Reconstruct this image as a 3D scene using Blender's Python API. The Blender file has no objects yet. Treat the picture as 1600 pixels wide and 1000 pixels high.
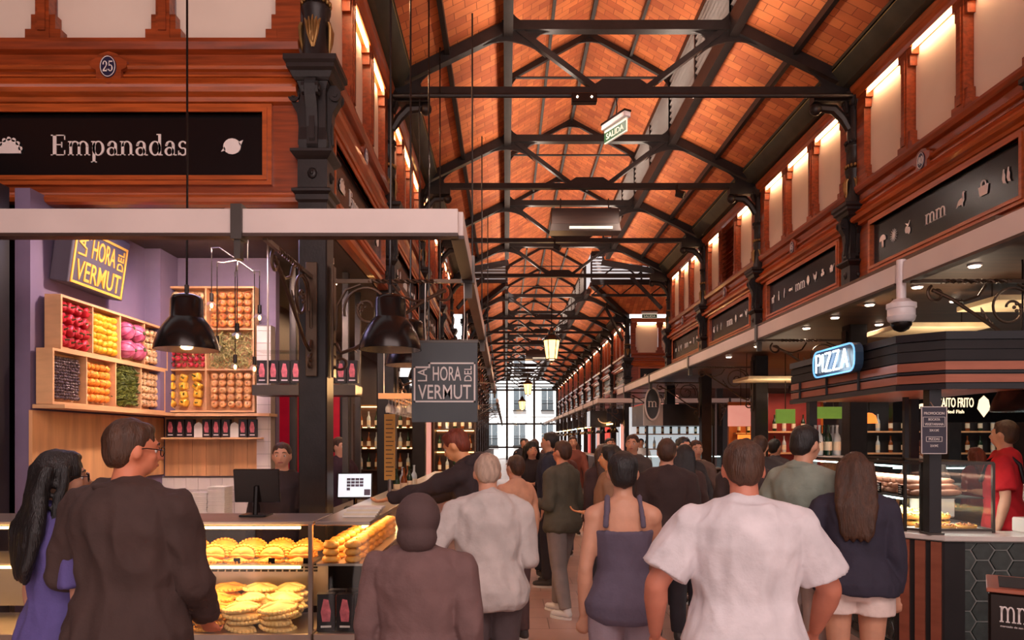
import bpy, bmesh, math, random
from mathutils import Vector, Matrix, noise
random.seed(7)
PI = math.pi
R = math.radians
sc = bpy.context.scene
C = bpy.context.collection

# ------------------------------------------------------------------ camera, world, lights, exposure
F = 1100.0                                   # focal length in pixels of the 1600 px wide frame
EYE = 1.72
cd = bpy.data.cameras.new('camera'); cam = bpy.data.objects.new('camera', cd); C.objects.link(cam)
cam.location = (0, 0, EYE); cam.rotation_euler = (PI/2, 0, 0)
cd.sensor_width = 36; cd.lens = F/1600*36; cd.shift_x = 10/1600; cd.shift_y = 187/1600
cd.clip_start = .05; cd.clip_end = 400
sc.camera = cam
sc.view_settings.view_transform = 'Standard'; sc.view_settings.look = 'None'
sc.view_settings.gamma = 1; sc.view_settings.use_curve_mapping = False
sc.view_settings.exposure = 0.42
w = bpy.data.worlds.new('sky'); sc.world = w; w.use_nodes = True
w.node_tree.nodes['Background'].inputs[0].default_value = (1.0, .90, .90, 1)
w.node_tree.nodes['Background'].inputs[1].default_value = 0.62

def s2l(c):
    return tuple((x/12.92 if x <= .04045 else ((x+.055)/1.055)**2.4) for x in (v/255 for v in c))

def lamp(kind, name, loc, power, col, rot=(0,0,0), size=None, sizey=None, spot=None, blend=.6):
    l = bpy.data.lights.new(name, kind); l.energy = power; l.color = col
    if kind == 'AREA':
        l.size = size
        if sizey: l.shape = 'RECTANGLE'; l.size_y = sizey
    elif kind in ('POINT', 'SPOT'): l.shadow_soft_size = size or .05
    if kind == 'SPOT': l.spot_size = R(spot or 80); l.spot_blend = blend
    o = bpy.data.objects.new(name, l); o.location = loc; o.rotation_euler = rot; C.objects.link(o)
    return o
WARM = (1, .55, .22); SOFTW = (1, .74, .5); PINKW = (1, .82, .76)
sun = lamp('SUN', 'sun', (0, 0, 20), 6.5, (1, .95, .9), (R(48), 0, R(-12))); sun.data.angle = R(3)

B = 3.39                                     # bay length
XL, XR = -1.53, 4.5                          # column lines of the nave
CX = (XL+XR)/2
def YB(i): return 5.69 + B*i
# added area strips in mid-air without fixtures, facing up to brighten the roof
for (y0, y1, pw) in ((YB(-0.5), YB(4), 132), (YB(4), YB(6), 58), (YB(6), YB(16), 220)):
    for sx in (CX-1.0, CX+1.0): lamp('AREA', 'roof_fill', (sx, (y0+y1)/2, 6.30), pw, (1, .82, .66), (R(180), 0, 0), .3, y1-y0)
# added area light behind the camera, fills the foreground
lamp('AREA', 'foreground_fill', (1.2, -1.5, 5.6), 210, (1, .84, .80), (R(62), 0, 0), 7, 2.5)
for i in (1, 2, 3, 4, 6, 8, 10, 13):
    for sx in (-.9, .9): lamp('SPOT', 'truss_spot', (CX+sx, YB(i)-.1, 6.1), 90, (1, .80, .68), (0, R(-12*(1 if sx < 0 else -1)), 0), .05, spot=150).data.specular_factor = .15
# fruit stall, from its ceiling downlights
for p, t, pw in (((-2.2, 5.9, 3.55), (-2.75, 7.0, 2.4), 95), ((-2.3, 6.1, 3.55), (-3.4, 5.9, 2.3), 105), ((-2.9, 6.3, 3.6), (-3.0, 7.0, 3.3), 30)):
    d = Vector(t)-Vector(p)
    lamp('SPOT', 'stall_spot', p, pw, (1, .74, .56), d.to_track_quat('-Z', 'Y').to_euler(), .06, spot=105)
lamp('AREA', 'stall_fill', (-2.6, 6.2, 3.6), 16, (.66, .55, 1), (0, 0, 0), 1.2, .8)
# ceiling downlights in the right stalls
for x, y in ((3.93, 5.9), (3.93, 7.6), (3.93, 9.2), (5.4, 7.4), (6.5, 10)):
    lamp('SPOT', 'ceiling_spot', (x, y, 3.08), 26, (1, .72, .52), (0, 0, 0), .05, spot=120)

# ------------------------------------------------------------------ materials
M = {}
def mat(name, col, rough=.6, metal=0, var=.12, vscale=6, bump=0, bscale=40, stretch=(1,1,1), emit=None, es=0, trans=0, coat=0, alpha=1, island=0, spec=.5, cols=None):
    m = bpy.data.materials.new(name); m.use_nodes = True
    nt = m.node_tree; n = nt.nodes; L = nt.links
    b = n['Principled BSDF']
    b.inputs['Roughness'].default_value = rough; b.inputs['Metallic'].default_value = metal
    b.inputs['Specular IOR Level'].default_value = spec
    b.inputs['Coat Weight'].default_value = coat
    c = s2l(col)
    tc = n.new('ShaderNodeTexCoord'); mp = n.new('ShaderNodeMapping')
    mp.inputs['Scale'].default_value = stretch
    L.new(tc.outputs['Object'], mp.inputs['Vector'])
    nz = n.new('ShaderNodeTexNoise'); nz.inputs['Scale'].default_value = vscale; nz.inputs['Detail'].default_value = 4
    L.new(mp.outputs[0], nz.inputs['Vector'])
    rmp = n.new('ShaderNodeValToRGB'); e = rmp.color_ramp.elements
    c2 = s2l(cols) if cols else None
    e[0].position = .3; e[1].position = .7
    e[0].color = (*[max(0, x*(1-var)) for x in c], 1)
    e[1].color = (*([min(1, x*(1+var)) for x in c] if not c2 else c2), 1)
    L.new(nz.outputs['Fac'], rmp.inputs[0])
    src = rmp.outputs[0]
    if island:
        g = n.new('ShaderNodeNewGeometry'); mr = n.new('ShaderNodeMapRange')
        mr.inputs['To Min'].default_value = 1-island; mr.inputs['To Max'].default_value = 1+island
        L.new(g.outputs['Random Per Island'], mr.inputs['Value'])
        mx = n.new('ShaderNodeVectorMath'); mx.operation = 'SCALE'
        L.new(src, mx.inputs[0]); L.new(mr.outputs[0], mx.inputs['Scale']); src = mx.outputs[0]
    L.new(src, b.inputs['Base Color'])
    if bump:
        nb = n.new('ShaderNodeTexNoise'); nb.inputs['Scale'].default_value = bscale; nb.inputs['Detail'].default_value = 3
        L.new(mp.outputs[0], nb.inputs['Vector'])
        bp = n.new('ShaderNodeBump'); bp.inputs['Strength'].default_value = bump; bp.inputs['Distance'].default_value = .01
        L.new(nb.outputs['Fac'], bp.inputs['Height']); L.new(bp.outputs[0], b.inputs['Normal'])
    if emit:
        b.inputs['Emission Color'].default_value = (*s2l(emit), 1); b.inputs['Emission Strength'].default_value = es
    if trans: b.inputs['Transmission Weight'].default_value = trans; b.inputs['IOR'].default_value = 1.45
    if alpha < 1: b.inputs['Alpha'].default_value = alpha
    M[name] = m
    return m
mat('wood_red', (140, 60, 25), .32, var=.38, vscale=2.2, stretch=(1, 9, 14), bump=.08, bscale=18, coat=.25)
mat('wood_trim', (174, 82, 34), .3, var=.3, vscale=2.5, stretch=(1, 8, 12), coat=.3)
mat('wood_light', (214, 158, 110), .5, var=.18, vscale=1.6, stretch=(7, 7, .8), island=.1)
mat('wood_crate', (222, 170, 122), .5, var=.1, vscale=4, stretch=(1, 1, 5))
mat('wood_dark', (62, 38, 28), .5, var=.25, vscale=3, stretch=(1, 8, 8))
mat('wood_ceiling', (84, 58, 42), .5, var=.3, vscale=2, stretch=(.4, 8, 1))
mat('roof_plain', (190, 100, 58), .8, island=.05)
mat('iron', (38, 30, 29), .42, .35, var=.25, vscale=7, bump=.12, bscale=50)
mat('iron_gold', (150, 112, 64), .4, .6, var=.3, vscale=9)
mat('iron_bracket', (86, 66, 52), .35, .6, var=.25)
mat('gutter', (74, 70, 56), .5, .2, var=.3, vscale=3)
mat('gutter_edge', (170, 150, 96), .6, var=.2)
mat('panel_white', (226, 206, 190), .55, var=.05, vscale=1.3)
mat('strip_glow', (255, 220, 170), .5, emit=(255, 208, 156), es=30)
mat('sign_black', (18, 16, 18), .22, var=.05, spec=.3)
mat('sign_letter', (236, 222, 216), .6, var=.02)
mat('badge_blue', (34, 36, 66), .3, var=.05)
mat('awning_white', (216, 198, 192), .45, var=.06, vscale=2)
mat('purple_wall', (122, 104, 132), .75, var=.12, vscale=2.5, bump=.15, bscale=9)
mat('tile_white', (222, 208, 200), .25, var=.04, island=.04)
mat('grout', (150, 135, 125), .9)
mat('dark_panel', (34, 29, 33), .35, var=.15)
mat('dark_matte', (30, 26, 28), .7, var=.2)
mat('dark_ceiling', (70, 58, 62), .7, var=.1)
mat('lamp_black', (40, 33, 31), .22, .5, var=.1)
mat('lamp_inner', (190, 150, 110), .4)
mat('bulb_warm', (255, 200, 120), .4, emit=(255, 176, 90), es=14)
mat('bulb_white', (255, 235, 215), .4, emit=(255, 226, 196), es=14)
mat('gold_sign', (236, 170, 70), .5, emit=(240, 150, 50), es=.3)
mat('sign_grey', (72, 76, 80), .5, var=.04)
mat('sign_purple', (84, 76, 88), .5, var=.04)
mat('letter_white', (225, 214, 210), .6, var=.02)
mat('steel', (190, 176, 165), .3, .85, var=.06)
mat('steel_dark', (84, 76, 72), .35, .8, var=.1)
mat('marble', (214, 204, 196), .25, var=.1, vscale=3)
mat('copper', (176, 106, 84), .35, .55, var=.12, vscale=3, stretch=(1, 1, 6))
mat('hex_green', (50, 60, 58), .22, var=.3, vscale=14, island=.35)
mat('hex_grout', (132, 132, 128), .8)
mat('paper', (226, 218, 208), .8)
mat('crust', (226, 158, 70), .5, var=.28, vscale=16, island=.12, bump=.1)
mat('crust_pale', (240, 200, 134), .5, var=.2, vscale=16, island=.1)
mat('bread_pink', (196, 134, 104), .6, var=.2, vscale=20, island=.25)
mat('salad', (150, 168, 66), .6, var=.5, vscale=40, cols=(232, 190, 130), island=.35)
mat('topping', (170, 60, 40), .5, var=.4, vscale=30, cols=(210, 150, 90))
mat('led_warm', (255, 200, 130), .4, emit=(255, 190, 110), es=11)
mat('led_cool', (240, 250, 250), .4, emit=(214, 240, 240), es=6)
mat('led_blue', (190, 230, 255), .4, emit=(206, 236, 255), es=5)
mat('led_blue_dim', (90, 160, 220), .4, emit=(110, 175, 225), es=.9)
mat('neon_core', (240, 250, 255), .4, emit=(235, 248, 255), es=2.6)
mat('screen', (220, 226, 230), .4, emit=(205, 214, 222), es=.75)
mat('screen_mark', (90, 70, 90), .4)
mat('red_panel', (196, 24, 52), .3, emit=(220, 20, 50), es=.12)
mat('green_box', (120, 170, 60), .4, emit=(150, 190, 80), es=.22)
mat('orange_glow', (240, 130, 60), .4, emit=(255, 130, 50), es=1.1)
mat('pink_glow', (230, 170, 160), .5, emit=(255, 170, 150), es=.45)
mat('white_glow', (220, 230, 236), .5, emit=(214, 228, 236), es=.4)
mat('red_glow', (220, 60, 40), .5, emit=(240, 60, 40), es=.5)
mat('salida_green', (30, 84, 50), .4, var=.05)
mat('salida_white', (220, 214, 196), .4, emit=(220, 214, 190), es=.35)
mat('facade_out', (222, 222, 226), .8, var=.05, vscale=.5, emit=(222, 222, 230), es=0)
mat('window_out', (96, 104, 112), .25)
mat('glass_amber', (190, 120, 40), .2)
mat('camera_white', (226, 214, 214), .3, var=.03)
mat('box_black', (30, 22, 26), .35, var=.15)
mat('box_pink', (206, 104, 116), .5, var=.4, vscale=25)
mat('bottle_green', (30, 54, 34), .12, var=.1)
mat('bottle_amber', (130, 66, 24), .12, var=.1)
mat('bottle_clear', (190, 200, 200), .1)
mat('label_cream', (226, 212, 184), .7)
mat('glow_glass', (255, 214, 150), .4, emit=(255, 190, 110), es=3.2)
def glass(name, tint=(1, 1, 1), mixf=.13):
    m = bpy.data.materials.new(name); m.use_nodes = True; nt = m.node_tree; n = nt.nodes; L = nt.links
    for x in list(n): n.remove(x)
    out = n.new('ShaderNodeOutputMaterial'); t = n.new('ShaderNodeBsdfTransparent'); g = n.new('ShaderNodeBsdfGlossy')
    t.inputs[0].default_value = (*tint, 1); g.inputs['Roughness'].default_value = .04
    lw = n.new('ShaderNodeLayerWeight'); lw.inputs[0].default_value = .5
    pw = n.new('ShaderNodeMath'); pw.operation = 'POWER'; pw.inputs[1].default_value = 5; L.new(lw.outputs['Facing'], pw.inputs[0])
    fr = n.new('ShaderNodeMath'); fr.operation = 'MULTIPLY_ADD'; fr.inputs[1].default_value = .5; fr.inputs[2].default_value = .03; L.new(pw.outputs[0], fr.inputs[0])
    mx = n.new('ShaderNodeMixShader'); L.new(fr.outputs[0], mx.inputs[0]); L.new(t.outputs[0], mx.inputs[1]); L.new(g.outputs[0], mx.inputs[2])
    L.new(mx.outputs[0], out.inputs[0]); M[name] = m
glass('glass', (.95, .97, .96)); glass('glass_dark', (.6, .58, .55))
def roof_mat():
    m = bpy.data.materials.new('roof_brick'); m.use_nodes = True; nt = m.node_tree; n = nt.nodes; L = nt.links
    b = n['Principled BSDF']; b.inputs['Roughness'].default_value = .75
    uv = n.new('ShaderNodeUVMap'); uv.uv_map = 'UVMap'
    br = n.new('ShaderNodeTexBrick'); br.offset = .5
    br.inputs['Scale'].default_value = 1; br.inputs['Brick Width'].default_value = .30; br.inputs['Row Height'].default_value = .145
    br.inputs['Mortar Size'].default_value = .005; br.inputs['Mortar Smooth'].default_value = .3; br.inputs['Bias'].default_value = -.1
    br.inputs['Color1'].default_value = (*s2l((218, 122, 66)), 1); br.inputs['Color2'].default_value = (*s2l((176, 84, 46)), 1)
    br.inputs['Mortar'].default_value = (*s2l((136, 66, 38)), 1)
    L.new(uv.outputs[0], br.inputs['Vector'])
    nz = n.new('ShaderNodeTexNoise'); nz.inputs['Scale'].default_value = 1.6; nz.inputs['Detail'].default_value = 5
    L.new(uv.outputs[0], nz.inputs['Vector'])
    mr = n.new('ShaderNodeMapRange'); mr.inputs['From Min'].default_value = .3; mr.inputs['From Max'].default_value = .7
    mr.inputs['To Min'].default_value = .78; mr.inputs['To Max'].default_value = 1.2
    L.new(nz.outputs['Fac'], mr.inputs['Value'])
    sc_ = n.new('ShaderNodeVectorMath'); sc_.operation = 'SCALE'; L.new(br.outputs['Color'], sc_.inputs[0]); L.new(mr.outputs[0], sc_.inputs['Scale'])
    L.new(sc_.outputs[0], b.inputs['Base Color'])
    bp = n.new('ShaderNodeBump'); bp.inputs['Strength'].default_value = .4; bp.inputs['Distance'].default_value = .01; bp.invert = True
    L.new(br.outputs['Fac'], bp.inputs['Height']); L.new(bp.outputs[0], b.inputs['Normal'])
    M['roof_brick'] = m
roof_mat()
def floor_mat():
    m = bpy.data.materials.new('floor_stone'); m.use_nodes = True; nt = m.node_tree; n = nt.nodes; L = nt.links
    b = n['Principled BSDF']; b.inputs['Roughness'].default_value = .28
    tc = n.new('ShaderNodeTexCoord')
    br = n.new('ShaderNodeTexBrick'); br.inputs['Scale'].default_value = 1; br.inputs['Brick Width'].default_value = .8; br.inputs['Row Height'].default_value = .4
    br.inputs['Mortar Size'].default_value = .004
    br.inputs['Color1'].default_value = (*s2l((176, 142, 130)), 1); br.inputs['Color2'].default_value = (*s2l((158, 126, 116)), 1); br.inputs['Mortar'].default_value = (*s2l((96, 74, 68)), 1)
    L.new(tc.outputs['Object'], br.inputs['Vector'])
    nz = n.new('ShaderNodeTexNoise'); nz.inputs['Scale'].default_value = 3; nz.inputs['Detail'].default_value = 6; L.new(tc.outputs['Object'], nz.inputs['Vector'])
    mr = n.new('ShaderNodeMapRange'); mr.inputs['To Min'].default_value = .75; mr.inputs['To Max'].default_value = 1.2; L.new(nz.outputs['Fac'], mr.inputs['Value'])
    s = n.new('ShaderNodeVectorMath'); s.operation = 'SCALE'; L.new(br.outputs['Color'], s.inputs[0]); L.new(mr.outputs[0], s.inputs['Scale'])
    L.new(s.outputs[0], b.inputs['Base Color']); M['floor_stone'] = m
floor_mat()

# ------------------------------------------------------------------ mesh helpers
def frame_of(d, up=Vector((0, 0, 1))):
    d = d.normalized()
    if abs(d.dot(up)) > .98: up = Vector((0, 1, 0))
    s = d.cross(up).normalized(); u = s.cross(d).normalized()
    return d, s, u
class MB:
    def __init__(s): s.v = []; s.f = []; s.uv = None; s.mi = []; s.cm = 0
    def add(s, vs, fs):
        k = len(s.v); s.v += [tuple(p) for p in vs]
        for f in fs: s.f.append(tuple(i+k for i in f)); s.mi.append(s.cm)
        return s
    def use(s, i): s.cm = i; return s
    def box(s, x0, x1, y0, y1, z0, z1):
        return s.add([(x0,y0,z0),(x1,y0,z0),(x1,y1,z0),(x0,y1,z0),(x0,y0,z1),(x1,y0,z1),(x1,y1,z1),(x0,y1,z1)],
                     [(3,2,1,0),(4,5,6,7),(0,1,5,4),(1,2,6,5),(2,3,7,6),(3,0,4,7)])
    def hexa(s, lo, hi):
        return s.add(list(lo)+list(hi), [(3,2,1,0),(4,5,6,7),(0,1,5,4),(1,2,6,5),(2,3,7,6),(3,0,4,7)])
    def beam(s, p0, p1, w, h, up=Vector((0,0,1))):
        p0 = Vector(p0); p1 = Vector(p1); d, a, u = frame_of(p1-p0, Vector(up))
        q = [a*-w/2+u*-h/2, a*w/2+u*-h/2, a*w/2+u*h/2, a*-w/2+u*h/2]
        return s.add([p0+x for x in q]+[p1+x for x in q], [(3,2,1,0),(4,5,6,7),(0,1,5,4),(1,2,6,5),(2,3,7,6),(3,0,4,7)])
    def tube(s, pts, r, n=8, closed=False, flat=1):
        pts = [Vector(p) for p in pts]; N = len(pts); rr = r if isinstance(r, (list, tuple)) else [r]*N
        rings = []; pu = None
        for i, p in enumerate(pts):
            a = pts[(i-1) % N] if (closed or i > 0) else p; b = pts[(i+1) % N] if (closed or i < N-1) else p
            d = (b-a)
            if d.length < 1e-9: d = Vector((0,0,1))
            d.normalize()
            if pu is None: _, sd, u = frame_of(d)
            else:
                u = pu - d*pu.dot(d)
                if u.length < 1e-6: _, sd, u = frame_of(d)
                u.normalize(); sd = d.cross(u)
            pu = u
            rings.append([p + (sd*math.cos(2*PI*k/n)*flat + u*math.sin(2*PI*k/n))*rr[i] for k in range(n)])
        vs = [v for rg in rings for v in rg]; fs = []
        for i in range(N if closed else N-1):
            j = (i+1) % N
            for k in range(n): fs.append((i*n+k, i*n+(k+1)%n, j*n+(k+1)%n, j*n+k))
        if not closed: fs.append(tuple(range(n-1, -1, -1))); fs.append(tuple((N-1)*n+k for k in range(n)))
        return s.add(vs, fs)
    def lathe(s, prof, c=(0,0,0), n=16, sx=1, sy=1):
        vs = []; fs = []; m = len(prof)
        for r, z in prof:
            for k in range(n): vs.append((c[0]+r*sx*math.cos(2*PI*k/n), c[1]+r*sy*math.sin(2*PI*k/n), c[2]+z))
        for i in range(m-1):
            for k in range(n): fs.append((i*n+k, i*n+(k+1)%n, (i+1)*n+(k+1)%n, (i+1)*n+k))
        if prof[0][0] > 1e-4: fs.append(tuple(range(n-1, -1, -1)))
        if prof[-1][0] > 1e-4: fs.append(tuple((m-1)*n+k for k in range(n)))
        return s.add(vs, fs)
    def ball(s, c, r, n=12, m=8, rot=None):
        if not isinstance(r, (tuple, list)): r = (r, r, r)
        vs = []; fs = []
        for i in range(m+1):
            t = PI*i/m
            for k in range(n):
                p = Vector((r[0]*math.sin(t)*math.cos(2*PI*k/n), r[1]*math.sin(t)*math.sin(2*PI*k/n), -r[2]*math.cos(t)))
                if rot is not None: p = rot @ p
                vs.append(p+Vector(c))
        for i in range(m):
            for k in range(n): fs.append((i*n+k, i*n+(k+1)%n, (i+1)*n+(k+1)%n, (i+1)*n+k))
        return s.add(vs, fs)
    def prism(s, poly, a, b, ax='y'):
        """extrude a 2D polygon; ax is the extrusion axis: y -> (x,z), x -> (y,z), z -> (x,y)"""
        def P(p, t): return (p[0], t, p[1]) if ax == 'y' else ((t, p[0], p[1]) if ax == 'x' else (p[0], p[1], t))
        n = len(poly)
        return s.add([P(p, a) for p in poly]+[P(p, b) for p in poly],
                     [tuple(range(n)), tuple(range(2*n-1, n-1, -1))]+[(i, n+i, n+(i+1)%n, (i+1)%n) for i in range(n)])
    def xf(s, mtx, start=0):
        for i in range(start, len(s.v)): s.v[i] = tuple(mtx @ Vector(s.v[i]))
        return s
    def build(s, name, m=None, parent=None, loc=None, smooth=False, bevel=0, fix=True):
        me = bpy.data.meshes.new(name); me.from_pydata(s.v, [], s.f)
        ms = m if isinstance(m, (list, tuple)) else [m]
        for x in ms: me.materials.append(M[x] if isinstance(x, str) else x)
        for p, i in zip(me.polygons, s.mi): p.material_index = i
        if fix or bevel:
            b = bmesh.new(); b.from_mesh(me)
            if smooth: bmesh.ops.remove_doubles(b, verts=b.verts, dist=1e-5)
            bmesh.ops.recalc_face_normals(b, faces=b.faces)
            if bevel: bmesh.ops.bevel(b, geom=[e for e in b.edges if len(e.link_faces) == 2 and e.calc_face_angle(0) > .5], offset=bevel, segments=1, affect='EDGES', clamp_overlap=True)
            b.to_mesh(me); b.free()
        if smooth:
            me.shade_smooth()
            try: me.set_sharp_from_angle(angle=R(45 if smooth is True else smooth))
            except Exception: pass
        o = bpy.data.objects.new(name, me); C.objects.link(o)
        if parent: o.parent = parent
        if loc: o.location = loc
        return o
def tag(o, label=None, cat=None, group=None, kind=None):
    if label: o['label'] = label
    if cat: o['category'] = cat
    if group: o['group'] = group
    if kind: o['kind'] = kind
    return o
def thing(name, label, cat, loc=(0,0,0), rz=0, group=None):
    o = bpy.data.objects.new(name, None); C.objects.link(o); o.location = loc; o.rotation_euler = (0, 0, rz); o.empty_display_size = .1
    return tag(o, label, cat, group)
kids = {}
def copy_tree(o, loc=None, rz=None, label=None, group=None, parent=None):
    c = o.copy(); C.objects.link(c)
    if parent: c.parent = parent
    if loc is not None: c.location = loc
    if rz is not None: c.rotation_euler = (0, 0, rz)
    if label: c['label'] = label
    if group: c['group'] = group
    for ch in o.children: copy_tree(ch, parent=c)
    return c
def struct(o): o['kind'] = 'structure'; return o
def bez(p0, p1, p2, n=8):
    return [tuple((1-t)**2*a+2*t*(1-t)*b+t*t*c for a, b, c in zip(p0, p1, p2)) for t in (i/n for i in range(n+1))]
def arc(cx, cy, rx, ry, a0, a1, n=14):
    return [(cx+rx*math.cos(R(a0+(a1-a0)*i/n)), cy+ry*math.sin(R(a0+(a1-a0)*i/n))) for i in range(n+1)]
def ringpoly(mb, cx, cy, ro, ri, a0, a1, y0, y1, n=16, sh=(0,0)):
    """a ring sector extruded from y0 to y1, in the x,z plane, built of quads"""
    o = arc(cx, cy, ro[0], ro[1], a0, a1, n); i_ = arc(cx+sh[0], cy+sh[1], ri[0], ri[1], a0, a1, n)
    for k in range(n): mb.prism([o[k], o[k+1], i_[k+1], i_[k]], y0, y1)
# serif letters drawn from stems, slabs and bowls; returns advance width (units: x height = 1)
def serif(mb, ch, x, y0=0, y1=.03):
    S = .19; t = .07
    def st(a, b, c, d): mb.prism([(x+a, c), (x+b, c), (x+b, d), (x+a, d)], y0, y1)
    def rg(cx, cy, ro, ri, a0, a1, n=16): ringpoly(mb, x+cx, cy, ro, ri, a0, a1, y0, y1, n)
    if ch == 'E':
        st(.14, .38, 0, 1.45); st(.0, 1.0, 0, t); st(0, 1.0, 1.45-t, 1.45); st(.38, .78, .72, .72+t); st(.72, .79, .56, .94)
        st(.93, 1.0, 0, .36); st(.93, 1.0, 1.1, 1.45); return 1.2
    if ch in 'nm':
        st(.1, .1+S, 0, 1); st(0, .39, 0, t); st(0, .1, 1-t, 1)
        xx = .1+S
        for k in range(1 if ch == 'n' else 2):
            rg(xx+.2, .62, (.2+S*.9, .4), (.2, .31), 0, 180); st(xx+.2-.0+.2, xx+.4+S-.02, 0, .64); st(xx+.3, xx+.69, 0, t); xx += .4+S*.9
        return xx+.2
    if ch == 'p':
        st(.1, .1+S, -.5, 1); st(0, .39, -.5, -.5+t); st(0, .1, 1-t, 1); rg(.5, .5, (.42, .52), (.24, .44), 0, 360, 26); return 1.06
    if ch == 'd':
        st(.68, .68+S, 0, 1.5); st(.56, .68, 1.5-t, 1.5); st(.87, .98, 0, t); rg(.46, .5, (.42, .52), (.24, .44), 0, 360, 26); return 1.08
    if ch == 'a':
        st(.56, .56+S, .04, .72); rg(.42, .7, (.33, .32), (.15, .24), 0, 170); st(.09, .24, .66, .8)
        rg(.38, .28, (.34, .31), (.17, .23), 0, 360, 22); st(.72, .9, 0, t); return .96
    if ch == 's':
        rg(.36, .74, (.3, .28), (.15, .2), 20, 270); rg(.36, .27, (.32, .29), (.16, .21), -160, 90); st(.6, .66, .68, .98); st(.04, .1, .02, .34); return .8
    if ch == '2':
        rg(.36, 1.02, (.34, .42), (.17, .35), -20, 190); mb.prism([(x+.56, .86), (x+.7, .94), (x+.24, .16), (x+.04, .16)], y0, y1); st(.04, .72, 0, .16); st(.66, .72, 0, .34); return .84
    if ch == '5':
        st(.12, .66, 1.3, 1.45); st(.12, .2, .76, 1.4); rg(.36, .46, (.36, .46), (.18, .38), -160, 130); return .84
    if ch == '4':
        st(.42, .6, 0, 1.45); st(.3, .72, 0, t); mb.prism([(x+.42, 1.45), (x+.5, 1.3), (x+.1, .42), (x+0, .42)], y0, y1); st(0, .76, .34, .46); return .86
    if ch == '0':
        rg(.38, .72, (.36, .74), (.2, .66), 0, 360, 26); return .86
    return .5
def serif_text(txt, h, y=0, th=.01, gap=.0):
    """lettering in the x,z plane, centred; h = x height in metres"""
    mb = MB(); x = 0
    for ch in txt: x += serif(mb, ch, x, 0, 1)+gap
    for i, p in enumerate(mb.v): mb.v[i] = ((p[0]-x/2)*h, y-p[1]*th, p[2]*h)
    return mb
_txt = {}
def text_mb(s_, w_, h_, th=.006, cx=0, cz=0, y=0, rot=0):
    """plain capitals fitted to a w x h box in the x,z plane"""
    if s_ not in _txt:
        cu = bpy.data.curves.new('t', 'FONT'); cu.body = s_; cu.resolution_u = 3; cu.offset = .006
        o = bpy.data.objects.new('t', cu); C.objects.link(o)
        me = bpy.data.meshes.new_from_object(o.evaluated_get(bpy.context.evaluated_depsgraph_get()))
        _txt[s_] = ([tuple(v.co) for v in me.vertices], [tuple(p.vertices) for p in me.polygons])
        bpy.data.objects.remove(o); bpy.data.meshes.remove(me)
    vs, fs = _txt[s_]
    xs = [p[0] for p in vs]; ys = [p[1] for p in vs]; x0, x1, y0, y1 = min(xs), max(xs), min(ys), max(ys)
    mb = MB(); out = []
    for yy in (y-th, y):
        for p in vs:
            a = ((p[0]-x0)/(x1-x0)-.5)*w_; b = ((p[1]-y0)/(y1-y0)-.5)*h_
            ca, sa = math.cos(rot), math.sin(rot)
            out.append((cx+a*ca-b*sa, yy, cz+a*sa+b*ca))
    n = len(vs); ff = [f for f in fs]+[tuple(i+n for i in reversed(f)) for f in fs]
    ec = {}
    for f in fs:
        for a, b in zip(f, f[1:]+f[:1]): ec[(a, b)] = 1
    for (a, b) in list(ec):
        if (b, a) not in ec: ff.append((b, a, a+n, b+n))
    mb.add(out, ff); return mb
def merge(*ms):
    r = MB()
    for m in ms: r.add(m.v, m.f)
    return r
def ordinal(i): return f'{i+1}th' if i > 17 and i not in (20, 21, 22) else {20: '21st', 21: '22nd', 22: '23rd'}[i] if i in (20, 21, 22) else ['first', 'second', 'third', 'fourth', 'fifth', 'sixth', 'seventh', 'eighth', 'ninth', 'tenth', 'eleventh', 'twelfth', 'thirteenth', 'fourteenth', 'fifteenth', 'sixteenth', 'seventeenth', 'eighteenth'][i]
# ------------------------------------------------------------------ floor and ceiling
struct(MB().box(-14, 22, -6, 61, -.12, 0).build('floor', 'floor_stone'))
tag(MB().box(-40, 50, 61, 95, -.14, -.02).build('street_pavement', mat('paving', (196, 190, 186), .8)), 'pale street paving outside the far end of the hall', 'pavement', kind='structure')

def roof_panel(name, P, uvs, th=.09):
    me = bpy.data.meshes.new(name)
    n = len(P); nrm = (Vector(P[1])-Vector(P[0])).cross(Vector(P[2])-Vector(P[0])).normalized()
    if nrm.z < 0: nrm = -nrm
    vs = [Vector(p) for p in P]+[Vector(p)+nrm*th for p in P]
    fs = [tuple(range(n)), tuple(range(2*n-1, n-1, -1))]+[(i, n+i, n+(i+1)%n, (i+1)%n) for i in range(n)]
    me.from_pydata(vs, [], fs); ul = me.uv_layers.new(name='UVMap')
    U = list(uvs)+list(uvs)
    for lp in me.loops: ul.data[lp.index].uv = U[lp.vertex_index]
    b = bmesh.new(); b.from_mesh(me); bmesh.ops.recalc_face_normals(b, faces=b.faces); b.to_mesh(me); b.free()
    me.materials.append(M['roof_brick'])
    o = bpy.data.objects.new(name, me); C.objects.link(o); return struct(o)
HW, KW = (XR-XL)/2, 1.45          # half width of the nave, half width of the lantern
ZE, ZK, ZL, ZA = 6.36, 7.14, 8.15, 9.0
def uvroof(P, along):             # along: index of the ridge axis; u runs down the slope
    o = 1-along; s0 = P[0][o]
    return [(math.hypot(p[o]-s0, p[2]-P[0][2])+.03, p[along]) for p in P]
def nave_side(sgn, ya, yb, ka, kb):
    P = [(CX+sgn*HW, ya, ZE), (CX+sgn*HW, yb, ZE), (CX+sgn*KW, kb, ZK), (CX+sgn*KW, ka, ZK)]
    roof_panel('ceiling', P, uvroof(P, 1))
yc = (YB(4)+YB(5)+YB(6))/3        # centre line of the cross aisle
yc = (YB(4)+YB(6))/2
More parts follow.
